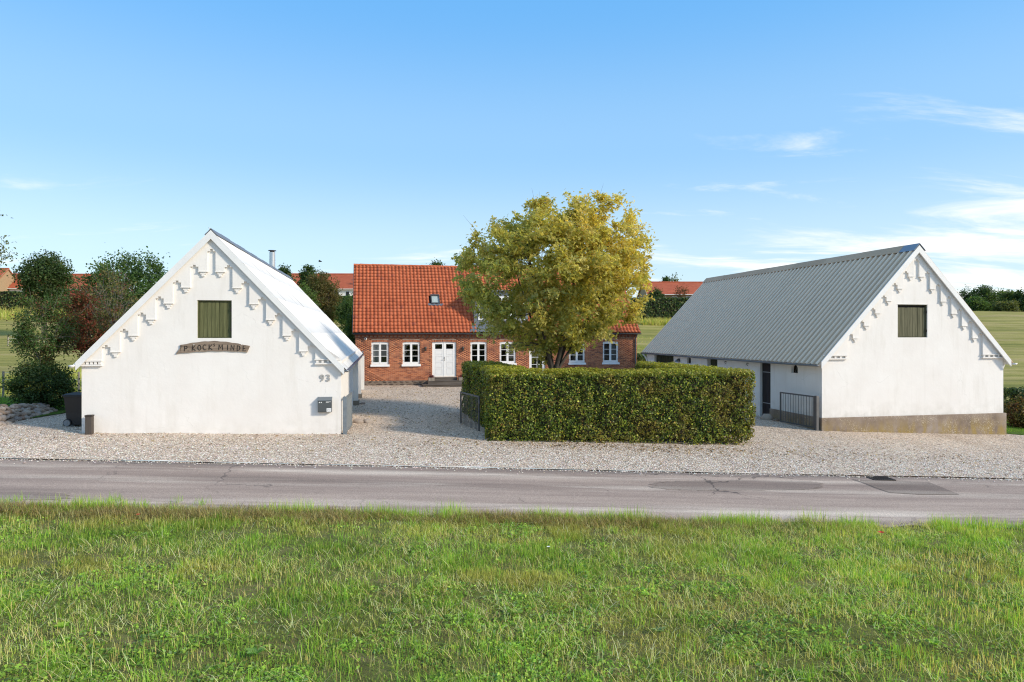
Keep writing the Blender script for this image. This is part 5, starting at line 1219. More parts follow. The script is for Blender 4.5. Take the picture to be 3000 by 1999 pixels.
# ------------------------------------------------------------------ hedges
def hedge(name, label, boxes, pal, n_leaf, leaf, seed, cut=0.0, hues=None, mat='hedgeleaf'):
    """clipped hedge: leaves over rounded box arms (x, y, rot, half length, half width, z0, z1)"""
    r = np.random.default_rng(seed)
    root = thing(name, label, 'hedge', (boxes[0][0], boxes[0][1], boxes[0][5])); base = np.array([boxes[0][0], boxes[0][1], boxes[0][5]])
    def to_local(b, P):
        d = P - np.array([b[0], b[1], (b[5] + b[6]) / 2]); c, s = math.cos(b[2]), math.sin(b[2])
        return np.stack([d[:, 0] * c + d[:, 1] * s, -d[:, 0] * s + d[:, 1] * c, d[:, 2]], 1)
    areas = [4 * (b[3] + b[4]) * (b[6] - b[5]) + 4 * b[3] * b[4] for b in boxes]; Ps = []; Ns = []
    for b, ar in zip(boxes, areas):
        n = int(n_leaf * ar / sum(areas)); h = np.array([b[3], b[4], (b[6] - b[5]) / 2]); rr = 0.19
        # faces: +-x, +-y, top
        a = np.array([h[1] * h[2] * 4] * 2 + [h[0] * h[2] * 4] * 2 + [h[0] * h[1] * 4]); f = r.choice(5, n, p=a / a.sum())
        p = r.uniform(-1, 1, (n, 3)) * h
        p[f == 0, 0] = h[0]; p[f == 1, 0] = -h[0]; p[f == 2, 1] = h[1]; p[f == 3, 1] = -h[1]; p[f == 4, 2] = h[2]
        q = np.clip(p, -(h - rr), h - rr); q[:, 2] = np.where(p[:, 2] < 0, p[:, 2], q[:, 2]); d = p - q; ln = np.linalg.norm(d, axis=1, keepdims=True); nn = d / np.maximum(ln, 1e-6)
        wob = (fbm(p[:, 0] * 1.3 + p[:, 1] * 1.1 + 10, p[:, 2] * 1.3 + p[:, 1] * 0.7 + 10, seed, 3) - 0.5) * 0.11
        dep = np.abs(r.normal(size=n)) * 0.085 - 0.02
        # small pockets where one looks deeper into the hedge
        pock = fbm(p[:, 0] * 5 + p[:, 1] * 4, p[:, 2] * 5 + p[:, 1] * 3, seed + 9, 2); dep = dep + np.clip((pock - 0.52) * 1.2, 0, 0.14)
        p = q + nn * (rr + wob - dep)[:, None]
        keep = r.random(n) < np.clip((p[:, 2] + h[2] + 0.02 * r.normal(size=n)) / 0.30 + 0.05 + 1.0 * (fbm(p[:, 0] * 2, p[:, 1] * 2 + 3, seed + 3, 2) - 0.35), 0, 1)
        p, nn = p[keep], nn[keep]
        c, s = math.cos(b[2]), math.sin(b[2]); W_ = np.stack([p[:, 0] * c - p[:, 1] * s + b[0], p[:, 0] * s + p[:, 1] * c + b[1], p[:, 2] + (b[5] + b[6]) / 2], 1)
        Nw = np.stack([nn[:, 0] * c - nn[:, 1] * s, nn[:, 0] * s + nn[:, 1] * c, nn[:, 2]], 1)
        ok = np.ones(len(W_), bool)
        for b2 in boxes:
            if b2 is b: continue
            l = to_local(b2, W_); ok &= ~((np.abs(l[:, 0]) < b2[3] - 0.3) & (np.abs(l[:, 1]) < b2[4] - 0.3))
        Ps.append(W_[ok]); Ns.append(Nw[ok])
    P = np.concatenate(Ps); N = np.concatenate(Ns); n = len(P)
    Nn = N + rand_unit(r, n) * 0.8 + [[0, 0, 0.25]]; T = rand_unit(r, n) + [[0, 0, -0.5]]
    cl = fbm(P[:, 0] * 1.6 + P[:, 1] * 1.6, P[:, 2] * 1.8 + P[:, 1], seed + 5, 3)[:, None]
    cc = palette(r, n, pal, 0.25)
    if hues is not None: cc = hues(P, N, cc, cl, r)
    V, F, Cc = leaf_geo(P - base, Nn, T, leaf * r.uniform(0.6, 1.3, n), 0.68, 0.10, cc)
    link('foliage', mesh_arr('foliage', V, F, M[mat], Cc), root)
    # the twiggy inside
    for b in boxes:
        q = MB(); m = Matrix.Translation((b[0] - base[0], b[1] - base[1], -base[2])) @ Matrix.Rotation(b[2], 4, 'Z')
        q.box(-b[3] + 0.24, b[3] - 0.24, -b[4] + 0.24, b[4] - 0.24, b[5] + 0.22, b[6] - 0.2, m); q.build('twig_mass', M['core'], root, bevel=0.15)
        k = max(3, int(b[3] * 2 / 0.42))
        for i in range(k):
            t = -b[3] + 0.3 + (2 * b[3] - 0.6) * i / max(1, k - 1); wq = m @ Vector((t + r.uniform(-0.1, 0.1), r.uniform(-0.15, 0.15) - 0.1, 0))
            g = gz(wq[0] + base[0], wq[1] + base[1]) - base[2]
            s_ = MB(); s_.tube([(wq[0], wq[1], g - 0.1), (wq[0] + r.uniform(-0.06, 0.06), wq[1] + r.uniform(-0.06, 0.06), b[5] + 0.5 - base[2])], [0.03, 0.018], 6, False); s_.build('stem', M['bark'], root)
    return root
def front_hues(P, N, cc, cl, r):
    br = np.clip((cl - 0.35) * 2.2 + 0.18 * r.normal(size=cl.shape) - 0.18 + 0.035 * (P[:, :1] - 1.0), 0, 1); rust = np.array([[0.25, 0.145, 0.045]])
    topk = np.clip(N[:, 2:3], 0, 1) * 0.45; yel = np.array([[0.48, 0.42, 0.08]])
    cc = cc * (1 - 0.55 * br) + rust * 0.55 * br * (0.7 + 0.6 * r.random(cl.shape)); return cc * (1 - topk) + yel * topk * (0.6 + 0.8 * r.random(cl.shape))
z1h = 1.80
hedge('clipped_hedge', 'clipped beech hedge with yellowing leaves round the small front garden', [
    (3.36, 21.45, math.radians(4.6), 4.18, 0.68, -0.52, z1h),
    (-0.55, 24.6, math.radians(103.5), 3.6, 0.72, -0.40, z1h - 0.01),
    (6.15, 24.6, math.radians(101.0), 3.1, 0.72, -0.55, z1h - 0.02)],
    [(3, (0.105, 0.14, 0.026)), (1.6, (0.19, 0.215, 0.038)), (0.7, (0.40, 0.38, 0.07)), (2.2, (0.035, 0.052, 0.014)), (0.4, (0.34, 0.21, 0.07))], 185000, 0.066, 91, hues=lambda *a: np.clip(front_hues(*a) * np.array([[1.28, 1.38, 1.0]]), 0, 0.9))
g1 = gz(26, 33.5)
hedge('dark_hedge', 'dark green hedge behind the copper shrub at the right picture edge', [(30.0, 33.5, 0.08, 6.0, 0.5, g1, g1 + 1.45)], DARK + [(1, (0.10, 0.115, 0.02))], 15000, 0.12, 92)
g2 = gz(9.4, 49.5)
hedge('yard_hedge', 'dark green hedge seen between farmhouse corner and grey-roofed barn', [(11.0, 50.5, 0.1, 3.4, 0.5, g2, g2 + 1.9)], DARK + GREEN, 9000, 0.13, 93)
g3 = gz(32, 133)
hedge('field_hedge', 'long hedge at the top of the meadow below the right-hand tiled house', [(46.0, 133.0, 0.02, 26, 1.2, g3, px(1900, 874, 133)[2])], DARK + OLIVE, 15000, 0.45, 94)
g4 = gz(-105, 132)
hedge('field_hedge', 'long dark hedge along the tiled houses at far left', [(-104.0, 132.0, 0.02, 30, 1.2, g4 - 0.8, px(0, 855, 132)[2])], DARK + OLIVE, 15000, 0.45, 95)
g5 = gz(-33, 125)
hedge('field_hedge', 'tall dark green hedge in front of the middle tiled house', [(-30.0, 122.0, 0.02, 9, 1.0, g5 - 0.6, px(1000, 868, 122)[2])], GREEN + DARK, 9000, 0.40, 96)

# ------------------------------------------------------------------ far tiled houses
def far_house(label, x0, x1, yr, ye, Y, dep=8.0, wall='white', wins=6, seed=1, gable=None):
    a = px(x0, yr, Y); b = px(x1, ye, Y); zr, ze = a[2], b[2]; Ln = b[0] - a[0]; r = random.Random(seed)
    root = thing('tiled_house', label, 'house', (a[0], Y, 0), 0.02, 'tiled houses on the hill')
    g = min(gz(a[0], Y), gz(b[0], Y)) - 0.6; hd = dep / 2
    mat = {'white': M['plaster'], 'brick': M['brickd'], 'yellow': M['yellowbrick']}[wall]
    q = MB(); R = Matrix(((0, 1, 0, 0), (1, 0, 0, 0), (0, 0, 1, 0), (0, 0, 0, 1)))
    q.prism([(-hd, g), (hd, g), (hd, ze + 0.1), (0, zr - 0.25), (-hd, ze + 0.1)], 0.25, Ln - 0.25, R); q.build('wall', mat, root)
    ov = 0.5; m = (zr - ze) / (hd + ov)
    for s in (-1, 1):
        q = MB(); q.prism([(0, zr), (s * (hd + ov), ze), (s * (hd + ov), ze - 0.16), (0, zr - 0.18)], 0, Ln, R); q.build('roof', M['fartile'], root)
    for s in (0.0, Ln - 0.16):
        for sg in (-1, 1):
            q = MB(); q.prism([(0, zr + 0.03), (sg * (hd + ov), ze + 0.03), (sg * (hd + ov), ze - 0.22), (0, zr - 0.22)], s - 0.03, s + 0.13, R); q.build('verge_board', M['trim'] if wall == 'white' else mat, root)
    q = MB(); q.tube([(0, 0, zr), (Ln, 0, zr)], 0.16, 8); q.build('ridge', M['fartile'], root)
    q = MB(); q.box(-0.1, Ln + 0.1, -hd - ov - 0.12, -hd - ov, ze - 0.16, ze - 0.02); q.build('gutter', M['trim'], root)
    for i in range(wins):
        x = Ln * (i + 0.5) / wins; w = r.choice((0.9, 1.3, 1.8)); z0 = ze - 1.75
        q = MB(); q.box(x - w / 2, x + w / 2, -hd - 0.06, -hd + 0.05, z0, z0 + 1.25); f = q.build('window', M['white'], root)
        q = MB(); q.box(x - w / 2 + 0.1, x + w / 2 - 0.1, -hd - 0.075, -hd - 0.062, z0 + 0.1, z0 + 1.15); q.build('pane', M['black'], f)
    return root
M['yellowbrick'] = plain('yellow_brick', (0.36, 0.25, 0.14), 0.9, 0.15, 4.0)
far_house('orange tiled yellow brick house at the left picture edge', -140, 24, 787, 850, 146.0, 10.0, 'yellow', 5, 3)
far_house('orange tiled house left of the dark round tree', 8, 200, 803, 848, 150.0, 7.0, 'white', 5, 4)
far_house('orange tiled house glimpsed through the red-leaved tree', 196, 330, 804, 850, 150.0, 8.0, 'white', 4, 5)
h4 = far_house('long orange tiled house between steel flue and farmhouse roof', 838, 1075, 803, 850, 152.0, 9.0, 'white', 8, 6)
h5 = far_house('long orange tiled house above the meadow left of the grey barn roof', 1880, 2110, 827, 866, 150.0, 9.0, 'yellow', 7, 7)
# antenna on the middle house
def antenna():
    Y = 148.5; c = px(1037, 868, Y); t = px(1037, 818, Y)
    root = thing('roof_antenna', 'dark television aerial at the right end of the middle tiled roof', 'antenna', tuple(c))
    h = t[2] - c[2]; q = MB(); q.tube([(0, 0, -0.4), (0, 0, h)], 0.05, 6); q.build('mast', M['gutter_dark'], root)
    for k, (z, w) in enumerate(((h * 0.95, 1.2), (h * 0.75, 1.7), (h * 0.55, 1.0))):
        q = MB(); q.tube([(-w / 2, 0, z), (w / 2, 0, z)], 0.03, 5); b = q.build('boom', M['gutter_dark'], root)
        for i in range(5):
            x = -w / 2 + w * i / 4; e = MB(); e.tube([(x, -0.1, z - 0.28), (x, 0.1, z + 0.28)], 0.02, 5); e.build('element', M['gutter_dark'], b)
antenna()
def bird():
    Y = 60.0; c = px(938, 767, Y); root = thing('bird', 'small dark bird flying above the middle tiled roof', 'bird', tuple(c))
    q = MB(); q.tube([(-0.16, 0, 0), (-0.05, 0, 0.02), (0.08, 0, 0.02), (0.17, 0, 0.03)], [0.01, 0.05, 0.045, 0.01], 8); q.build('body', M['black'], root)
    for s in (-1, 1):
        w = MB(); w.add([(-0.05, 0, 0.02), (0.07, 0, 0.02), (0.0, s * 0.2, 0.14), (-0.06, s * 0.34, 0.08)], [(0, 1, 2, 3)]); w.build('wing', M['black'], root, fix=False)
bird()

# ------------------------------------------------------------------ things in the yard
def gate(name, label, p0, p1, z0, z1, nbar, mat, post=True, group='steel yard gates', postmat=None):
    """steel bar gate hinged at p0"""
    p0, p1 = Vector(p0), Vector(p1); d = p1 - p0; L = d.length; a = math.atan2(d.y, d.x)
    root = thing(name, label, 'gate', (p0.x, p0.y, z0), a, group); h = z1 - z0; t = 0.022
    q = MB(); q.box(0.08, L, -t, t, h - 0.05, h); q.build('top_rail', mat, root)
    q = MB(); q.box(0.08, L, -t, t, 0.0, 0.05); q.build('bottom_rail', mat, root)
    for x in (0.08, L - 0.045):
        q = MB(); q.box(x, x + 0.045, -t, t, 0.051, h - 0.051); q.build('stile', mat, root)
    bm_ = MB(); bm_.tube([(0, 0, 0.052), (0, 0, h - 0.052)], 0.009, 6, False); me = bm_.mesh('bar', mat)
    for i in range(nbar): link('bar', me, root, (0.14 + (L - 0.24) * (i + 0.5) / nbar, 0, 0))
    for z in (0.18, h - 0.2):
        q = MB(); q.tube([(0.06, 0, z - 0.06), (0.06, 0, z + 0.06)], 0.022, 8); q.build('hinge', M['gatedark'], root)
    if post:
        q = MB(); q.box(-0.09, 0.03, -0.06, 0.06, -0.6, h + 0.02); q.build('gate_post', postmat or mat, root, bevel=0.006)
    return root
gate('steel_gate', 'galvanised bar gate folded back along the white barn corner', (-5.13, 20.98), (-5.40, 23.0), -0.16, 0.96, 15, M['galv'])
gate('steel_gate', 'galvanised bar gate standing against the left end of the clipped hedge', (-1.05, 22.4), (-1.83, 24.3), -0.36, 0.86, 14, M['gatedark'], post=False)
gate('steel_gate', 'dark steel bar gate folded against the grey-roofed barn wall', (11.16, 25.05), (10.60, 26.98), -0.56, 0.62, 12, M['gatedark'])

def mailbox():
    r_ = LB['a']; u = 6.75; x = LB['x'] + u * math.cos(r_); y = LB['y'] + u * math.sin(r_)
    root = thing('mailbox', 'dark grey steel mailbox with sloping lid on the white barn wall', 'mailbox', (x, y, 0.54), r_)
    w, h, d = 0.205, 0.455, 0.15
    q = MB(); R = Matrix(((0, 1, 0, 0), (1, 0, 0, 0), (0, 0, 1, 0), (0, 0, 0, 1)))
    q.prism([(-0.004, 0.0), (-d + 0.015, 0.0), (-d, 0.02), (-d, h - 0.10), (-0.004, h - 0.02)], -w, w, R); q.build('body', M['mail'], root, bevel=0.004)
    q = MB(); q.prism([(-0.003, h), (-d - 0.02, h - 0.085), (-d - 0.022, h - 0.105), (-0.003, h - 0.018)], -w - 0.008, w + 0.008, R); q.build('lid', M['mail2'], root, bevel=0.003)
    for xx in (-0.155, -0.10):
        q = MB(); q.tube([(xx, -d - 0.006, h - 0.155), (xx, -d + 0.001, h - 0.155)], 0.017, 14); q.build('emblem_disc', M['paper'], root)
    for i, (x0, x1) in enumerate(((0.035, 0.055), (0.058, 0.075), (0.078, 0.10), (0.104, 0.12), (0.124, 0.18))):
        q = MB(); q.box(x0, x1, -d - 0.003, -d + 0.001, h - 0.16 if i < 4 else h - 0.148, h - 0.135); q.build('print', M['paper'], root)
    q = MB(); q.box(0.055, 0.19, -d - 0.003, -d + 0.001, 0.015, 0.12); s = q.build('sticker', M['paper'], root)
    for xx in (0.095, 0.155):
        q = MB(); rr = 0.022 if xx < 0.12 else 0.014; q.tube([(xx + rr * math.cos(a * 0.9), -d - 0.005, 0.07 + rr * math.sin(a * 0.9)) for a in range(7)], 0.0035, 4, True, False); q.build('symbol', M['mail2'], s)
    q = MB(); q.tube([(0, -d - 0.004, h - 0.17), (0, -d + 0.001, h - 0.17)], 0.008, 8); q.build('lock', M['iron'], root)
mailbox()

def bin_():
    x, y = -13.36, 21.0; g = gz(x, y) + 0.03; root = thing('wheelie_bin', 'black two-wheeled waste bin beside the left corner of the white barn', 'bin', (x, y, g), math.radians(8))
    root.scale = (0.93, 0.93, 0.93)
    def ring(hx, hy, z): return [(-hx, -hy, z), (hx, -hy, z), (hx, hy, z), (-hx, hy, z)]
    q = MB(); vs = ring(0.215, 0.25, 0.05) + ring(0.235, 0.275, 0.45) + ring(0.27, 0.34, 0.97) + ring(0.29, 0.36, 0.975) + ring(0.29, 0.36, 1.01)
    fs = [(3, 2, 1, 0), (16, 17, 18, 19)]
    for k in range(4):
        for i in range(4): fs.append((k * 4 + i, k * 4 + (i + 1) % 4, (k + 1) * 4 + (i + 1) % 4, (k + 1) * 4 + i))
    q.add(vs, fs); q.build('body', M['black'], root, bevel=0.012)
    q = MB(); vs = ring(0.30, 0.37, 1.015) + ring(0.30, 0.37, 1.04) + ring(0.22, 0.28, 1.085); fs = [(3, 2, 1, 0), (8, 9, 10, 11)]
    for k in range(2):
        for i in range(4): fs.append((k * 4 + i, k * 4 + (i + 1) % 4, (k + 1) * 4 + (i + 1) % 4, (k + 1) * 4 + i))
    q.add(vs, fs); q.build('lid', M['black'], root, bevel=0.01)
    q = MB(); q.tube([(-0.24, -0.25, 1.0), (-0.36, -0.25, 1.02), (-0.36, 0.25, 1.02), (-0.24, 0.25, 1.0)], 0.017, 8); q.build('handle', M['black'], root)
    for yy in (-0.31, 0.27):
        q = MB(); q.tube([(-0.19, yy, 0.125), (-0.19, yy + 0.06, 0.125)], 0.125, 24); w = q.build('wheel', M['black'], root, bevel=0.006)
        q = MB(); q.tube([(-0.19, yy - 0.012, 0.125), (-0.19, yy + 0.0, 0.125)], 0.10, 20); q.build('rim', M['greyplastic'], w)
        q = MB(); q.tube([(-0.19, yy - 0.024, 0.125), (-0.19, yy - 0.012, 0.125)], 0.025, 10); q.build('hub', M['galv'], w)
    q = MB(); q.tube([(-0.19, -0.25, 0.125), (-0.19, 0.27, 0.125)], 0.015, 6); q.build('axle', M['iron'], root)
bin_()

def bollard():
    x, y = -12.02, 19.42; g = gz(x, y); root = thing('wooden_post', 'short dark square wooden post in front of the white gable', 'post', (x, y, g), LB['a'])
    q = MB(); q.box(-0.085, 0.085, -0.085, 0.085, -0.3, 0.53); q.build('shaft', M['post'], root, bevel=0.008)
    q = MB(); q.box(-0.095, 0.095, -0.095, 0.095, 0.53, 0.575); q.build('cap', M['post'], root, bevel=0.006)
bollard()

# stones
def stone_mesh(seed, mat, sub=2):
    r = random.Random(seed); bm = bmesh.new(); bmesh.ops.create_icosphere(bm, subdivisions=sub, radius=1.0)
    ax = [Vector((r.gauss(0, 1), r.gauss(0, 1), r.gauss(0, 1))).normalized() for _ in range(6)]; am = [r.uniform(-0.18, 0.16) for _ in ax]
    for v in bm.verts:
        n = v.co.normalized(); k = 1 + sum(a * max(0, n.dot(x)) ** 2 for a, x in zip(am, ax)); v.co = n * k; v.co.z *= 0.8
    for f in bm.faces: f.smooth = True
    me = bpy.data.meshes.new('stone'); bm.to_mesh(me); bm.free(); me.materials.append(mat); return me
SM = [stone_mesh(i, M['stone'], 2 if i < 3 else 1) for i in range(8)]
SML = [stone_mesh(i + 20, M['stone'], 1) for i in range(8)]
def stone_wall():
    root = thing('stone_wall', 'low dry-stacked field stone bank at the left picture edge', 'wall', (-16.2, 22.8, gz(-16.2, 22.8)))
    b0 = Vector((-15.3, 19.9)); b1 = Vector((-16.3, 24.4)); r = random.Random(12); d = (b1 - b0); nrm = Vector((-d.y, d.x)).normalized() * 1.0
    # runs from in front-left to the shrub; stones sloping back to the left
    q = MB(); vs = []; fs = []; n = 12
    for i in range(n + 1):
        p = b0.lerp(b1, i / n); g = gz(p.x, p.y); h = 0.50 - 0.22 * i / n
        for off, z in ((0.0, -0.1), (0.35, h * 0.85), (1.3, h * 1.0), (2.4, 0.0)):
            vs.append((p.x + nrm.x * off + 16.2, p.y + nrm.y * off - 22.8, g + z - gz(-16.2, 22.8)))
    for i in range(n):
        for k in range(3): fs.append((i * 4 + k, i * 4 + k + 1, (i + 1) * 4 + k + 1, (i + 1) * 4 + k))
    q.add(vs, fs, True); q.build('earth_core', M['soil'], root)
    for row in range(5):
        t = -0.02
        while t < 1.02:
            s = r.uniform(0.085, 0.15) * (1.15 if row < 2 else 0.95); p = b0.lerp(b1, t); h = 0.50 - 0.22 * t
            off = 0.02 + 0.13 * row; z = min(h, 0.05 + h * (row / 3.4)) if row < 4 else h * 1.02; off = off if row < 4 else r.uniform(0.5, 0.9)
            o = link('stone', r.choice(SML), root, (p.x + nrm.x * off + 16.2 + r.uniform(-0.03, 0.03), p.y + nrm.y * off - 22.8, gz(p.x, p.y) + z - gz(-16.2, 22.8) + r.uniform(-0.02, 0.03)), (r.uniform(-0.5, 0.5), r.uniform(-0.5, 0.5), r.uniform(0, 6)))
            o.scale = (s * r.uniform(0.9, 1.35), s * r.uniform(0.8, 1.1), s * r.uniform(0.6, 0.95)); t += s * 1.75 / d.length
stone_wall()
def rock(x, y, s, label, k, sq=0.8):
    o = link('field_stone', SM[k % 8].copy(), None, (x, y, gz(x, y) + s * 0.35), (0.2 * k, 0.1, k * 1.3)); o.scale = (s * 1.15, s, s * sq); tag(o, label, 'stone', 'loose field stones in the yard')
rock(-5.35, 23.75, 0.17, 'brown rounded field stone nearest the folded gate by the white barn', 0)
rock(-5.02, 23.85, 0.16, 'reddish field stone right of the brown one beside the white barn gate', 1)
rock(-5.15, 24.15, 0.11, 'small field stone behind the pair beside the white barn gate', 2)
rock(-6.55, 29.9, 0.13, 'grey field stone by the first pier base of the white barn', 3)
rock(10.35, 27.75, 0.24, 'pinkish boulder beside the dark stable door step', 4, 0.95)
rock(10.62, 27.35, 0.12, 'small dark stone between boulder and steel gate', 5)

# planters with heather by the farmhouse steps
def planter(u, label, seed):
    a = HS['a']; x = HS['x'] + u * math.cos(a) + 0.62 * math.sin(a); y = HS['y'] + u * math.sin(a) - 0.62 * math.cos(a)
    root = thing('flower_box', label, 'planter', (x, y, 0.062), a, 'heather boxes on the farmhouse steps')
    for i in range(4):
        q = MB(); q.box(-0.18 + i * 0.09, -0.18 + (i + 1) * 0.09 - 0.006, -0.17, -0.15, 0, 0.19); q.build('slat', M['fencewood'], root)
    q = MB(); q.box(-0.18, 0.18, -0.149, 0.17, 0, 0.185); q.build('box', M['fencewood'], root)
    r = np.random.default_rng(seed); n = 900; P = r.normal(size=(n, 3)) * [0.085, 0.075, 0.05] + [0, 0, 0.25]
    V, F, C = leaf_geo(P, rand_unit(r, n), rand_unit(r, n), 0.035 * r.uniform(0.7, 1.3, n), 0.5, 0.1, palette(r, n, [(3, (0.19, 0.022, 0.05)), (1, (0.10, 0.02, 0.03)), (1, (0.06, 0.06, 0.02))]))
    link('heather', mesh_arr('heather', V, F, M['heather'], C), root)
planter(4.52, 'wooden box of dark red heather left of the white double door', 1)
planter(6.36, 'wooden box of dark red heather right of the white double door', 2)

# drain grating in the road edge
def drain():
    x, y = at_ground(2580, 1404); root = thing('drain_grating', 'dark iron drain grating in the road edge before the grey-roofed barn', 'drain', (x, y, gz(x, y) + 0.012), math.radians(3.4))
    q = MB(); q.box(-0.26, 0.26, -0.21, -0.17, -0.02, 0.012); q.box(-0.26, 0.26, 0.17, 0.21, -0.02, 0.012); q.box(-0.26, -0.22, -0.17, 0.17, -0.02, 0.012); q.box(0.22, 0.26, -0.17, 0.17, -0.02, 0.012); q.build('frame', M['iron'], root)
    bm_ = MB(); bm_.box(-0.012, 0.012, -0.169, 0.169, -0.02, 0.008); me = bm_.mesh('bar', M['iron'])
    for i in range(8): link('bar', me, root, (-0.19 + i * 0.054, 0, 0))
    q = MB(); q.box(-0.22, 0.22, -0.17, 0.17, -0.019, -0.015); q.build('pit', M['black'], root)
drain()

# wire fence in the meadow at the left
def fence():
    pts = [(-62, 84), (-52.5, 84), (-43, 86), (-34, 90), (-26, 95)]
    root = thing('wire_fence', 'wire fence with wooden posts crossing the meadow at far left', 'fence', (-50, 84, gz(-50, 84)))
    o = np.array([-50, 84, gz(-50, 84)])
    for i, (x, y) in enumerate(pts):
        q = MB(); g = gz(x, y); q.tube([(x - o[0], y - o[1], g - o[2] - 0.3), (x - o[0], y - o[1], g - o[2] + 1.25)], 0.07, 8); q.build('fence_post', M['fencewood'], root)
    for h in (0.45, 0.8, 1.15):
        for (x0, y0), (x1, y1) in zip(pts[:-1], pts[1:]):
            q = MB(); q.tube([(x0 - o[0], y0 - o[1], gz(x0, y0) - o[2] + h), ((x0 + x1) / 2 - o[0], (y0 + y1) / 2 - o[1], gz((x0 + x1) / 2, (y0 + y1) / 2) - o[2] + h - 0.04), (x1 - o[0], y1 - o[1], gz(x1, y1) - o[2] + h)], 0.018, 4, False); q.build('wire', M['paper'], root)
    pts2 = [(-22.5, 30.2), (-19.8, 31.2), (-17.0, 32.4)]
    root = thing('wire_fence', 'low wire fence behind the dark shrubs left of the white barn', 'fence', (-19.8, 31.2, gz(-19.8, 31.2))); o = np.array([-19.8, 31.2, gz(-19.8, 31.2)])
    for (x, y) in pts2:
        q = MB(); g = gz(x, y); q.tube([(x - o[0], y - o[1], g - o[2] - 0.3), (x - o[0], y - o[1], g - o[2] + 1.1)], 0.045, 8); q.build('fence_post', M['fencewood'], root)
    for h in (0.4, 0.75, 1.05):
        for (x0, y0), (x1, y1) in zip(pts2[:-1], pts2[1:]):
            q = MB(); q.tube([(x0 - o[0], y0 - o[1], gz(x0, y0) - o[2] + h), (x1 - o[0], y1 - o[1], gz(x1, y1) - o[2] + h)], 0.006, 4, False); q.build('wire', M['paper'], root)
    Y = min(np.arange(60, 150, 0.5), key=lambda q: abs(px(15, 897, q)[2] - gz(px(15, 897, q)[0], q))); c = px(15, 897, Y); g = gz(c[0], Y)
    root = thing('lamp_post', 'pale post with round white head on the meadow at far left', 'post', (c[0], Y, g)); t = px(15, 874, Y)[2] - g
    q = MB(); q.tube([(0, 0, -0.3), (0, 0, t - 0.3)], 0.12, 8); q.build('shaft', M['trim'], root)
    q = MB(); q.tube([(0, 0, t - 0.35), (0, 0, t - 0.1), (0, 0, t + 0.05)], [0.2, 0.25, 0.05], 10); q.build('head', M['white'], root)
fence()
# board leaning at the right barn's far plinth corner
q = MB(); q.box(-0.5, 0.5, -0.02, 0.02, 0.0, 0.16)
o = q.build('leaning_board', M['fencewood'], None, (19.47, 27.25, gz(19.5, 27.3) + 0.10), (0.25, 0.55, 0.9)); tag(o, 'weathered board lying at the right corner of the mossy concrete plinth', 'board')

# dark heap of garden things by the yard hedge
q = MB(); r_ = random.Random(3)
gxx, gyy = 8.95, 47.5
root = thing('garden_tub', 'dark tub with yellow-green plant right of the farmhouse corner', 'planter', (gxx, gyy, gz(gxx, gyy)))
q = MB(); q.tube([(0, 0, 0), (0, 0, 0.85), (0, 0, 0.9)], [0.32, 0.45, 0.42], 14); q.build('tub', M['black'], root)
rr_ = np.random.default_rng(5); n = 1500; P = rr_.normal(size=(n, 3)) * [0.42, 0.3, 0.2] + [0.1, 0, 1.15]
V, F, C = leaf_geo(P, rand_unit(rr_, n) + [[0, 0, 0.6]], rand_unit(rr_, n), 0.09 * rr_.uniform(0.6, 1.3, n), 0.5, 0.1, palette(rr_, n, [(2, (0.14, 0.16, 0.03)), (1, (0.07, 0.09, 0.02))])); link('foliage', mesh_arr('foliage', V, F, M['leaf'], C), root)

# ------------------------------------------------------------------ grass, weeds, stubble and straw in the foreground
def blades(P, h, w, az, lean, cols, curl=0.5):
    cols = np.clip(cols * np.array([[1.62, 1.74, 1.12]]), 0, 0.9)
    """bent blade: two-triangle base and pointed tip (5 corners, 3 triangles)"""
    n = len(P); h = h[:, None]; w = w[:, None]; d = np.stack([np.cos(az), np.sin(az), np.zeros(n)], 1); s = np.stack([-np.sin(az), np.cos(az), np.zeros(n)], 1)
    l = lean[:, None]; up = np.array([[0, 0, 1.0]])
    m = P + up * h * 0.55 * np.cos(l * 0.7) + d * h * 0.55 * np.sin(l * 0.7); t = m + (up * np.cos(l * (1 + curl)) + d * np.sin(l * (1 + curl))) * h * 0.5
    V = np.stack([P - s * w * 0.5, P + s * w * 0.5, m - s * w * 0.38, m + s * w * 0.38, t], 1).reshape(-1, 3)
    i = np.arange(n)[:, None] * 5; F = np.concatenate([i + np.array([[0, 1, 3]]), i + np.array([[0, 3, 2]]), i + np.array([[2, 3, 4]])], 0)
    return V, F, np.repeat(cols, 5, 0)
G = np.random.default_rng(77)
def spots(n, y0=4.3, margin=2.6, p=1.0):
    n = int(n * 1.15)
    Y = y0 + (12.6 + 0.6 - y0) * G.random(int(n * 1.6)) ** p; X = G.uniform(-1, 1, len(Y)) * (0.765 * Y + margin)
    k = Y < road_near(X) + 0.02; X, Y = X[k][:n], Y[k][:n]
    return X, Y
def gnd(X, Y): return ground(X, Y) + 0.012 + 0.03 * (fbm(X * 2.2, Y * 2.2, 5, 3) - 0.5) * 2
green = fbm  # alias
def emit(name, parts, mat, label=None):
    off = 0; Vs, Fs, Cs = [], [], []
    for V, F, C in parts: Vs.append(V); Fs.append(F + off); Cs.append(C); off += len(V)
    o = link(name, mesh_arr(name, np.concatenate(Vs), np.concatenate(Fs), mat, np.concatenate(Cs))); tag(o, kind='stuff'); return o

# rows of the cut crop run along the road; v = distance from the road edge
def rowdist(X, Y): return road_near(X) - Y
X, Y = spots(430000, p=0.85)
v = rowdist(X, Y); lush = fbm(X * 0.5 + 7, Y * 0.8, 3, 3); tuft = fbm(X * 2.1, Y * 2.1 + 9, 13, 3); dryv = fbm(X * 0.45 + 3, Y * 1.1 + 30, 23, 3)
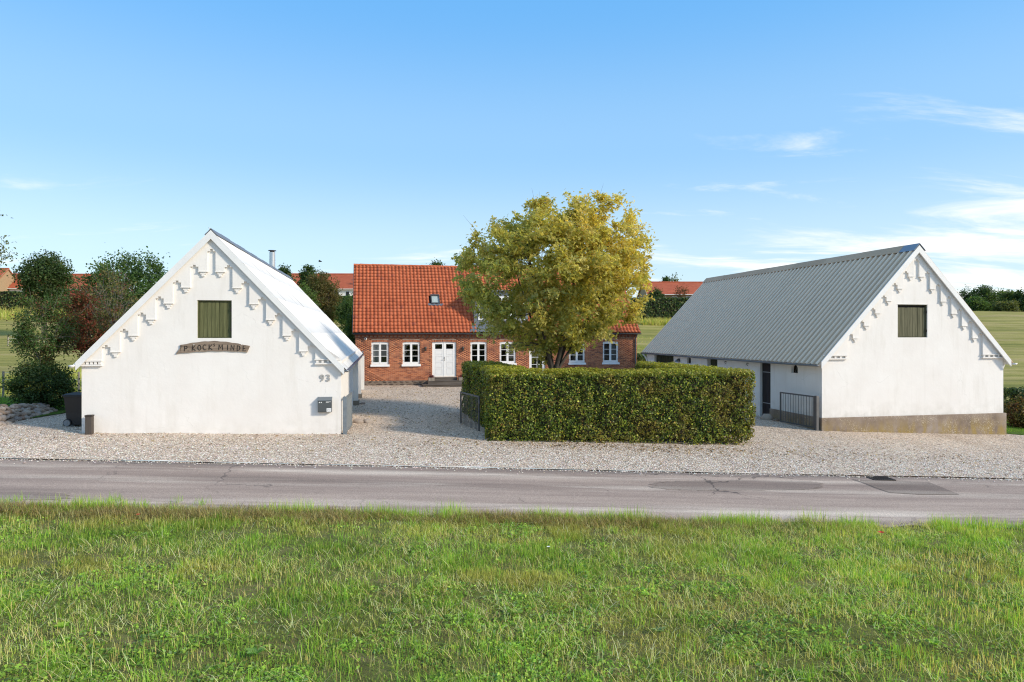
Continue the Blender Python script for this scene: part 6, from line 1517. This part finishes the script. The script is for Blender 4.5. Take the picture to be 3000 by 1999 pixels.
# the half of the field nearest the road is grassier, the rest weedier
near = np.clip((v - 2.2) / 2.5, 0, 1)
dens = np.clip(0.20 + 1.35 * np.clip(tuft - 0.28, 0, 1) * (0.45 + lush) * (1.15 - 0.45 * near), 0.27, 1.0)
keep = G.random(len(X)) < dens
X, Y, v, lush, tuft, dryv, near = [q[keep] for q in (X, Y, v, lush, tuft, dryv, near)]
n = len(X)
h = (0.020 + 0.085 * np.clip(tuft * 1.6 - 0.45, 0, 1) * (0.5 + lush)) * G.uniform(0.5, 1.35, n) * (1.1 - 0.35 * near); edge = np.clip(1 - v / 0.5, 0, 1); h = h * (1 + 0.9 * edge * (fbm(X * 1.4, Y * 0 + 2, 43, 3) > 0.5)) + 0.015
pal = palette(G, n, [(4, (0.175, 0.27, 0.048)), (3, (0.25, 0.34, 0.065)), (2, (0.12, 0.20, 0.045)), (1.7, (0.36, 0.38, 0.12)), (1.1, (0.46, 0.38, 0.20)), (0.9, (0.14, 0.235, 0.10))], 0.22)
dk = np.clip((dryv - 0.5) * 3.8, 0, 0.8)[:, None]; pal = pal * (1 - dk) + dk * np.array([[0.34, 0.29, 0.12]]) * (0.6 + 0.8 * G.random((n, 1)))
P = np.stack([X, Y, gnd(X, Y) - 0.008], 1)
big = (0.50 + 1.0 * fbm(X * 0.8 + 17, Y * 1.3 + 3, 153, 3))[:, None]; pal = np.clip(pal * big, 0, 0.9)
emit('field_grass', [blades(P, h, G.uniform(0.004, 0.0085, n), G.uniform(0, 6.283, n), np.abs(G.normal(0.5, 0.4, n)), pal)], M['grassleaf'])
# tall tufts along the verge
parts = []
nt_ = 260; tx_ = G.uniform(-10.5, 11.5, nt_); tv = G.normal(0.06, 0.16, nt_); big = G.random(nt_) < 0.30
for i in range(nt_):
    if fbm(np.array([tx_[i] * 0.7]), np.array([4.0]), 63, 2)[0] < 0.40: continue
    k = int(G.integers(45, 110) if big[i] else G.integers(20, 50)); rad = 0.16 if big[i] else 0.10
    x = tx_[i] + G.normal(size=k) * rad; y = road_near(tx_[i]) - tv[i] + G.normal(size=k) * rad * 0.5; hh = G.uniform(0.10, 0.30, k) * (1.0 if big[i] else 0.6)
    p = np.stack([x, y, gnd(x, y) - 0.01], 1); c = palette(G, k, [(3, (0.19, 0.29, 0.06)), (2, (0.28, 0.36, 0.08)), (1, (0.40, 0.38, 0.15))], 0.18)
    parts.append(blades(p, hh, G.uniform(0.005, 0.010, k), G.uniform(0, 6.283, k), np.abs(G.normal(0.25, 0.22, k)), c))
# longer grass scattered through the field
for i in range(420):
    yy = 5.0 + 7.4 * G.random(); xx = G.uniform(-1, 1) * (0.77 * yy + 0.5); k = int(G.integers(14, 40)); x = xx + G.normal(size=k) * 0.07; y = yy + G.normal(size=k) * 0.07
    p = np.stack([x, y, gnd(x, y) - 0.01], 1); c = palette(G, k, [(3, (0.19, 0.30, 0.06)), (2, (0.28, 0.37, 0.08)), (1, (0.15, 0.24, 0.08))], 0.15)
    parts.append(blades(p, G.uniform(0.09, 0.2, k), G.uniform(0.005, 0.009, k), G.uniform(0, 6.283, k), np.abs(G.normal(0.4, 0.25, k)), c))
emit('tall_grass', parts, M['grassleaf'])
# low broad-leaved weeds in drifts
X, Y = spots(190000, p=0.9); m_ = fbm(X * 0.75 + 2, Y * 0.95 + 11, 83, 3); m2 = fbm(X * 3.0, Y * 3.0, 93, 3); v = rowdist(X, Y)
near = np.clip((v - 1.2) / 3.0, 0, 1)
k = (G.random(len(X)) < np.clip((m_ - 0.46 + 0.14 * near) * 4.5, 0.03, 1) * np.clip((m2 - 0.36) * 4, 0, 1)) & (v > 0.45); X, Y = X[k], Y[k]; n = len(X); m2 = m2[k]
P = np.stack([X, Y, gnd(X, Y) + 0.012 + 0.13 * np.clip(m2 - 0.40, 0, 1) * (0.3 + G.random(n))], 1)
hue = fbm(X * 1.7, Y * 1.7 + 70, 143, 2)[:, None]
c = palette(G, n, [(4, (0.17, 0.285, 0.045)), (3, (0.245, 0.37, 0.06)), (2, (0.11, 0.20, 0.04)), (1.0, (0.15, 0.235, 0.10))], 0.18) * (1.15 + 1.0 * hue) * np.array([[1.05, 1.0, 0.9]])
emit('field_weeds', [leaf_geo(P, rand_unit(G, n) * 0.75 + [[0, -0.2, 1.0]], rand_unit(G, n), 0.031 * G.uniform(0.4, 1.8, n), 0.6, 0.08, c)], M['grassleaf'])
# standing stubble in rows, straw lying about, dead thatch at the verge
parts = []
X, Y = spots(60000, p=0.9); v = rowdist(X, Y); st = fbm(X * 0.55 + 40, v * 1.5, 103, 3); rows = np.abs(((v + 0.1 * fbm(X * 0.2, Y * 0, 3, 2)) / 0.125) % 1 - 0.5)
k = (G.random(len(X)) < np.clip((st - 0.45) * 5, 0.02, 0.95)) & (rows < 0.22) & (v > 0.55); X, Y = X[k], Y[k]; n = len(X)
cs = palette(G, n, [(3, (0.58, 0.45, 0.27)), (2, (0.46, 0.34, 0.19)), (1.4, (0.70, 0.59, 0.40)), (1, (0.32, 0.22, 0.12))], 0.15)
P = np.stack([X, Y, gnd(X, Y) - 0.01], 1); V, F, C = blades(P, G.uniform(0.07, 0.17, n), G.uniform(0.0045, 0.007, n), G.uniform(-0.6, 0.6, n) + G.choice([0, math.pi], n), np.abs(G.normal(0.12, 0.16, n)), cs, 0.1); parts.append((V, F, C))
X, Y = spots(30000, p=0.8); n = len(X); cs = palette(G, n, [(3, (0.60, 0.47, 0.29)), (2, (0.44, 0.33, 0.20)), (2, (0.72, 0.61, 0.42))], 0.15)
k = G.random(n) < np.clip((fbm(X * 0.9 + 5, Y * 1.2 + 55, 113, 3) - 0.36) * 3.5, 0.12, 1); X, Y, cs = X[k], Y[k], cs[k]; n = len(X)
P = np.stack([X, Y, gnd(X, Y) + 0.02 + 0.03 * G.random(n)], 1); parts.append(blades(P, G.uniform(0.05, 0.24, n), G.uniform(0.004, 0.007, n), G.uniform(0, 6.28, n), G.normal(1.38, 0.2, n), cs, 0.05))
X = G.uniform(-11, 6, 42000); n = len(X); vv = np.abs(G.normal(0.30, 0.22, n)); Y = road_near(X) - vv; th = fbm(X * 0.65 + 3, Y * 1.6, 123, 3)
k = G.random(n) < np.clip((th - 0.40) * 4.5, 0, 1) * np.clip((5.5 - X) / 5, 0.15, 1); X, Y, th = X[k], Y[k], th[k]; n = len(X)
P = np.stack([X, Y, gnd(X, Y) + 0.0 + 0.12 * np.clip(th - 0.40, 0, 0.5) * G.random(n) * 2], 1)
cs = palette(G, n, [(3, (0.245, 0.175, 0.115)), (2, (0.35, 0.265, 0.175)), (2.4, (0.15, 0.105, 0.07)), (0.9, (0.46, 0.37, 0.25))], 0.18)
parts.append(blades(P, G.uniform(0.06, 0.20, n), G.uniform(0.004, 0.007, n), G.uniform(0, 6.28, n), G.normal(1.15, 0.35, n), cs, 0.1))
emit('straw_and_stubble', parts, M['grassleaf'])
# loose rough grass in the meadow behind and lawn blades at the sides
parts = []
def meadow(n, x0, x1, y0, y1, hh, w, pal_, dens=0.45, seed=1):
    X = G.uniform(x0, x1, n); Y = G.uniform(y0, y1, n); k = fbm(X * 0.25, Y * 0.25, seed, 3) > dens; X, Y = X[k], Y[k]; m = len(X)
    P = np.stack([X, Y, ground(X, Y) - 0.1], 1); parts.append(blades(P, hh * G.uniform(0.5, 1.4, m), w * G.uniform(0.7, 1.3, m), G.uniform(0, 6.28, m), np.abs(G.normal(0.3, 0.25, m)), palette(G, m, pal_, 0.2)))
DRY = [(w, tuple(v * 1.5 for v in c)) for w, c in [(3, (0.27, 0.22, 0.11)), (2, (0.20, 0.19, 0.07)), (2, (0.13, 0.15, 0.045)), (1, (0.34, 0.28, 0.16))]]
MID = [(w, tuple(v * 1.5 for v in c)) for w, c in [(3, (0.13, 0.15, 0.045)), (2, (0.18, 0.18, 0.06)), (1, (0.09, 0.12, 0.035))]]
meadow(30000, -34, -13, 29, 52, 0.42, 0.02, DRY, 0.46, 3); meadow(22000, -34, -13, 29, 60, 0.25, 0.02, MID, 0.3, 4)
meadow(22000, -19, -11.5, 46, 66, 0.85, 0.035, DRY, 0.40, 5)
meadow(20000, 11, 40, 55, 110, 0.22, 0.04, MID + DRY, 0.5, 6); meadow(9000, 24, 46, 125, 131.5, 0.9, 0.08, DRY, 0.35, 8); meadow(10000, -125, -60, 118, 130, 1.1, 0.09, DRY, 0.3, 9)
emit('meadow_grass', parts, M['grassleaf'])
parts = []
for x0, x1, y0, y1, k in ((-24, -16.6, 21.2, 29, 26000), (19.3, 26, 27.2, 33, 22000)):
    X = G.uniform(x0, x1, k); Y = G.uniform(y0, y1, k); P = np.stack([X, Y, ground(X, Y) + 0.04], 1)
    parts.append(blades(P, G.uniform(0.03, 0.07, k), G.uniform(0.006, 0.012, k), G.uniform(0, 6.28, k), np.abs(G.normal(0.3, 0.3, k)), palette(G, k, [(3, (0.09, 0.18, 0.024)), (2, (0.14, 0.24, 0.036)), (1, (0.19, 0.25, 0.06))], 0.2)))
emit('lawn_grass', parts, M['grassleaf'])
# big single weeds
def rosette(px_, py_, label, size, seed, col):
    r = np.random.default_rng(seed); x, y = at_ground(px_, py_); root = thing('broad_leaved_weed', label, 'weed', (x, y, gz(x, y)))
    k = 6
    for i in range(k):
        a = 2 * math.pi * i / k + r.uniform(-0.3, 0.3); L = size * r.uniform(0.7, 1.1); n = 6; vs = []; fs = []
        for j in range(n + 1):
            t = j / n; w = L * 0.27 * math.sin(math.pi * min(1, t * 0.9 + 0.08)) ** 0.8; d = L * t; z = 0.03 + L * (1.0 * t - 0.55 * t * t)
            for s in (-1, 0, 1): vs.append((math.cos(a) * d - math.sin(a) * w * s, math.sin(a) * d + math.cos(a) * w * s, z + (0.02 if s else 0)))
        for j in range(n):
            for s in range(2): fs.append((j * 3 + s, j * 3 + s + 1, j * 3 + s + 4, j * 3 + s + 3))
        me = mesh_arr('leaf', vs, fs, M['grassleaf'], np.clip(np.tile(np.array([col]) * r.uniform(0.8, 1.2), (len(vs), 1)), 0, 1), True); link('leaf', me, root)
rosette(1167, 1808, 'pale green broad-leaved weed left of centre in the stubble field', 0.085, 1, (0.34, 0.46, 0.16))
rosette(1515, 1808, 'light green broad-leaved weed at the middle of the stubble field', 0.085, 2, (0.36, 0.50, 0.13))
rosette(185, 1850, 'bright green broad-leaved weed at the lower left of the field', 0.09, 3, (0.36, 0.55, 0.08))
rosette(750, 1930, 'dark green broad-leaved weed low in the left foreground', 0.10, 4, (0.22, 0.38, 0.11))
rosette(1930, 1862, 'grey-green broad-leaved weed right of centre in the foreground', 0.08, 5, (0.34, 0.44, 0.20))
rosette(2740, 1900, 'bright broad-leaved weed at the lower right of the field', 0.085, 6, (0.30, 0.50, 0.08))
def flower(name, label, px_, py_, h, pet, col, n, seed):
    x, y = at_ground(px_, py_); r = random.Random(seed); root = thing(name, label, 'flower', (x, y, gz(x, y)))
    q = MB(); q.tube([(0, 0, 0), (0.01, 0, h * 0.6), (0, 0, h)], 0.003, 5); q.build('stem', M['greendoor'], root)
    m_, nt_m, b_ = new_mat(name + '_petal'); b_.inputs['Base Color'].default_value = rgb(col); b_.inputs['Roughness'].default_value = 0.6
    for i in range(n):
        a = 2 * math.pi * i / n; p = MB(); c, s = math.cos(a), math.sin(a); w = pet * (2.2 / n)
        p.add([(0, 0, h), (c * pet * 0.7 - s * w, s * pet * 0.7 + c * w, h + pet * 0.35), (c * pet, s * pet, h + pet * 0.3), (c * pet * 0.7 + s * w, s * pet * 0.7 - c * w, h + pet * 0.35)], [(0, 1, 2, 3)]); p.build('petal', m_, root, fix=False)
flower('poppy', 'red poppy in the grass at left below the road', 405, 1530, 0.12, 0.035, (0.55, 0.02, 0.02), 5, 1)
flower('poppy', 'red poppy at the right of the grass verge', 2582, 1590, 0.16, 0.055, (0.65, 0.025, 0.02), 5, 2)
flower('daisy', 'white daisy in the field right of centre', 1607, 1625, 0.11, 0.030, (0.80, 0.80, 0.76), 9, 3)
X, Y = spots(1200); k = (X > 2.0) & (Y < 8.2); X, Y = X[k][:240], Y[k][:240]; n = len(X); P = np.stack([X, Y, gnd(X, Y) + G.uniform(0.07, 0.16, n)], 1)
emit('yellow_blossoms', [leaf_geo(P, rand_unit(G, n) * 0.4 + [[0, -0.5, 1]], rand_unit(G, n), np.full(n, 0.014), 0.9, 0.05, np.tile([[0.62, 0.52, 0.03]], (n, 1)))], M['grassleaf'])
# loose pebbles: relief on the gravel where it is nearest
def pebbles():
    n = 42000; X = G.uniform(-16, 17, n); Y = gravel_edge(X) - 0.12 + np.abs(G.normal(0, 2.6, n)); Y[:600] = gravel_edge(X[:600]) - np.abs(G.normal(0, 0.22, 600)); k = Y < gravel_back(X) + 1.5; X, Y = X[k], Y[k]; n = len(X)
    ico = np.array([(0, 0, 1), (0.9, 0, 0.2), (0.28, 0.85, 0.2), (-0.73, 0.53, 0.2), (-0.73, -0.53, 0.2), (0.28, -0.85, 0.2), (0, 0, -0.5)]); tri = np.array([(0, 1, 2), (0, 2, 3), (0, 3, 4), (0, 4, 5), (0, 5, 1)])
    s = G.uniform(0.010, 0.026, n)[:, None, None]; a = G.uniform(0, 6.28, n); c, sn = np.cos(a), np.sin(a); st = G.uniform(0.7, 1.4, (n, 1, 3)) * [1, 1, 0.75]
    v0 = ico[None] * st; V = np.stack([v0[..., 0] * c[:, None] - v0[..., 1] * sn[:, None], v0[..., 0] * sn[:, None] + v0[..., 1] * c[:, None], v0[..., 2]], -1) * s
    V = V + np.stack([X, Y, ground(X, Y) + np.where(Y < gravel_edge(X), 0.004, 0.030) + np.where(Y < gravel_edge(X), 0.0, 0.018) * (fbm(X * 2.2, Y * 2.2, 5, 3) - 0.5) * 2], 1)[:, None]
    F = (np.arange(n)[:, None, None] * 7 + tri[None]).reshape(-1, 3)
    C = np.repeat(palette(G, n, [(3, (0.78, 0.64, 0.52)), (2, (0.90, 0.80, 0.69)), (2, (0.56, 0.44, 0.34)), (1, (0.32, 0.24, 0.18))], 0.12), 7, 0)
    m_, nt_m, b_ = new_mat('pebble'); at = NODE(nt_m, 'ShaderNodeAttribute'); at.attribute_name = 'Col'; nt_m.links.new(at.outputs['Color'], b_.inputs['Base Color']); b_.inputs['Roughness'].default_value = 0.8
    tag(link('loose_gravel', mesh_arr('loose_gravel', V.reshape(-1, 3), F, m_, C)), kind='stuff')
pebbles()

# fallen leaves on the gravel
def litter():
    n = 3800; X = np.concatenate([G.normal(-3.5, 3.0, n // 2), G.uniform(-14, 14, n // 4), G.normal(3.0, 4.5, n - n // 2 - n // 4)]); Y = np.concatenate([G.uniform(24, 40.5, n // 2), G.uniform(17.5, 24, n // 4), G.normal(20.0, 0.5, n - n // 2 - n // 4)])
    k = (Y > road_far(X)) & ~((X > -1.2) & (X < 7.6) & (Y > 20.6) & (Y < 28)); X, Y = X[k], Y[k]; n = len(X)
    P = np.stack([X, Y, ground(X, Y) + 0.055], 1)
    emit('fallen_leaves', [leaf_geo(P, rand_unit(G, n) * 0.35 + [[0, 0, 1]], rand_unit(G, n), 0.07 * G.uniform(0.5, 1.3, n), 0.7, 0.12, palette(G, n, [(2, (0.30, 0.19, 0.06)), (2, (0.16, 0.10, 0.05)), (1, (0.48, 0.36, 0.10)), (1, (0.09, 0.06, 0.035))], 0.2))], M['leaf'])
litter()
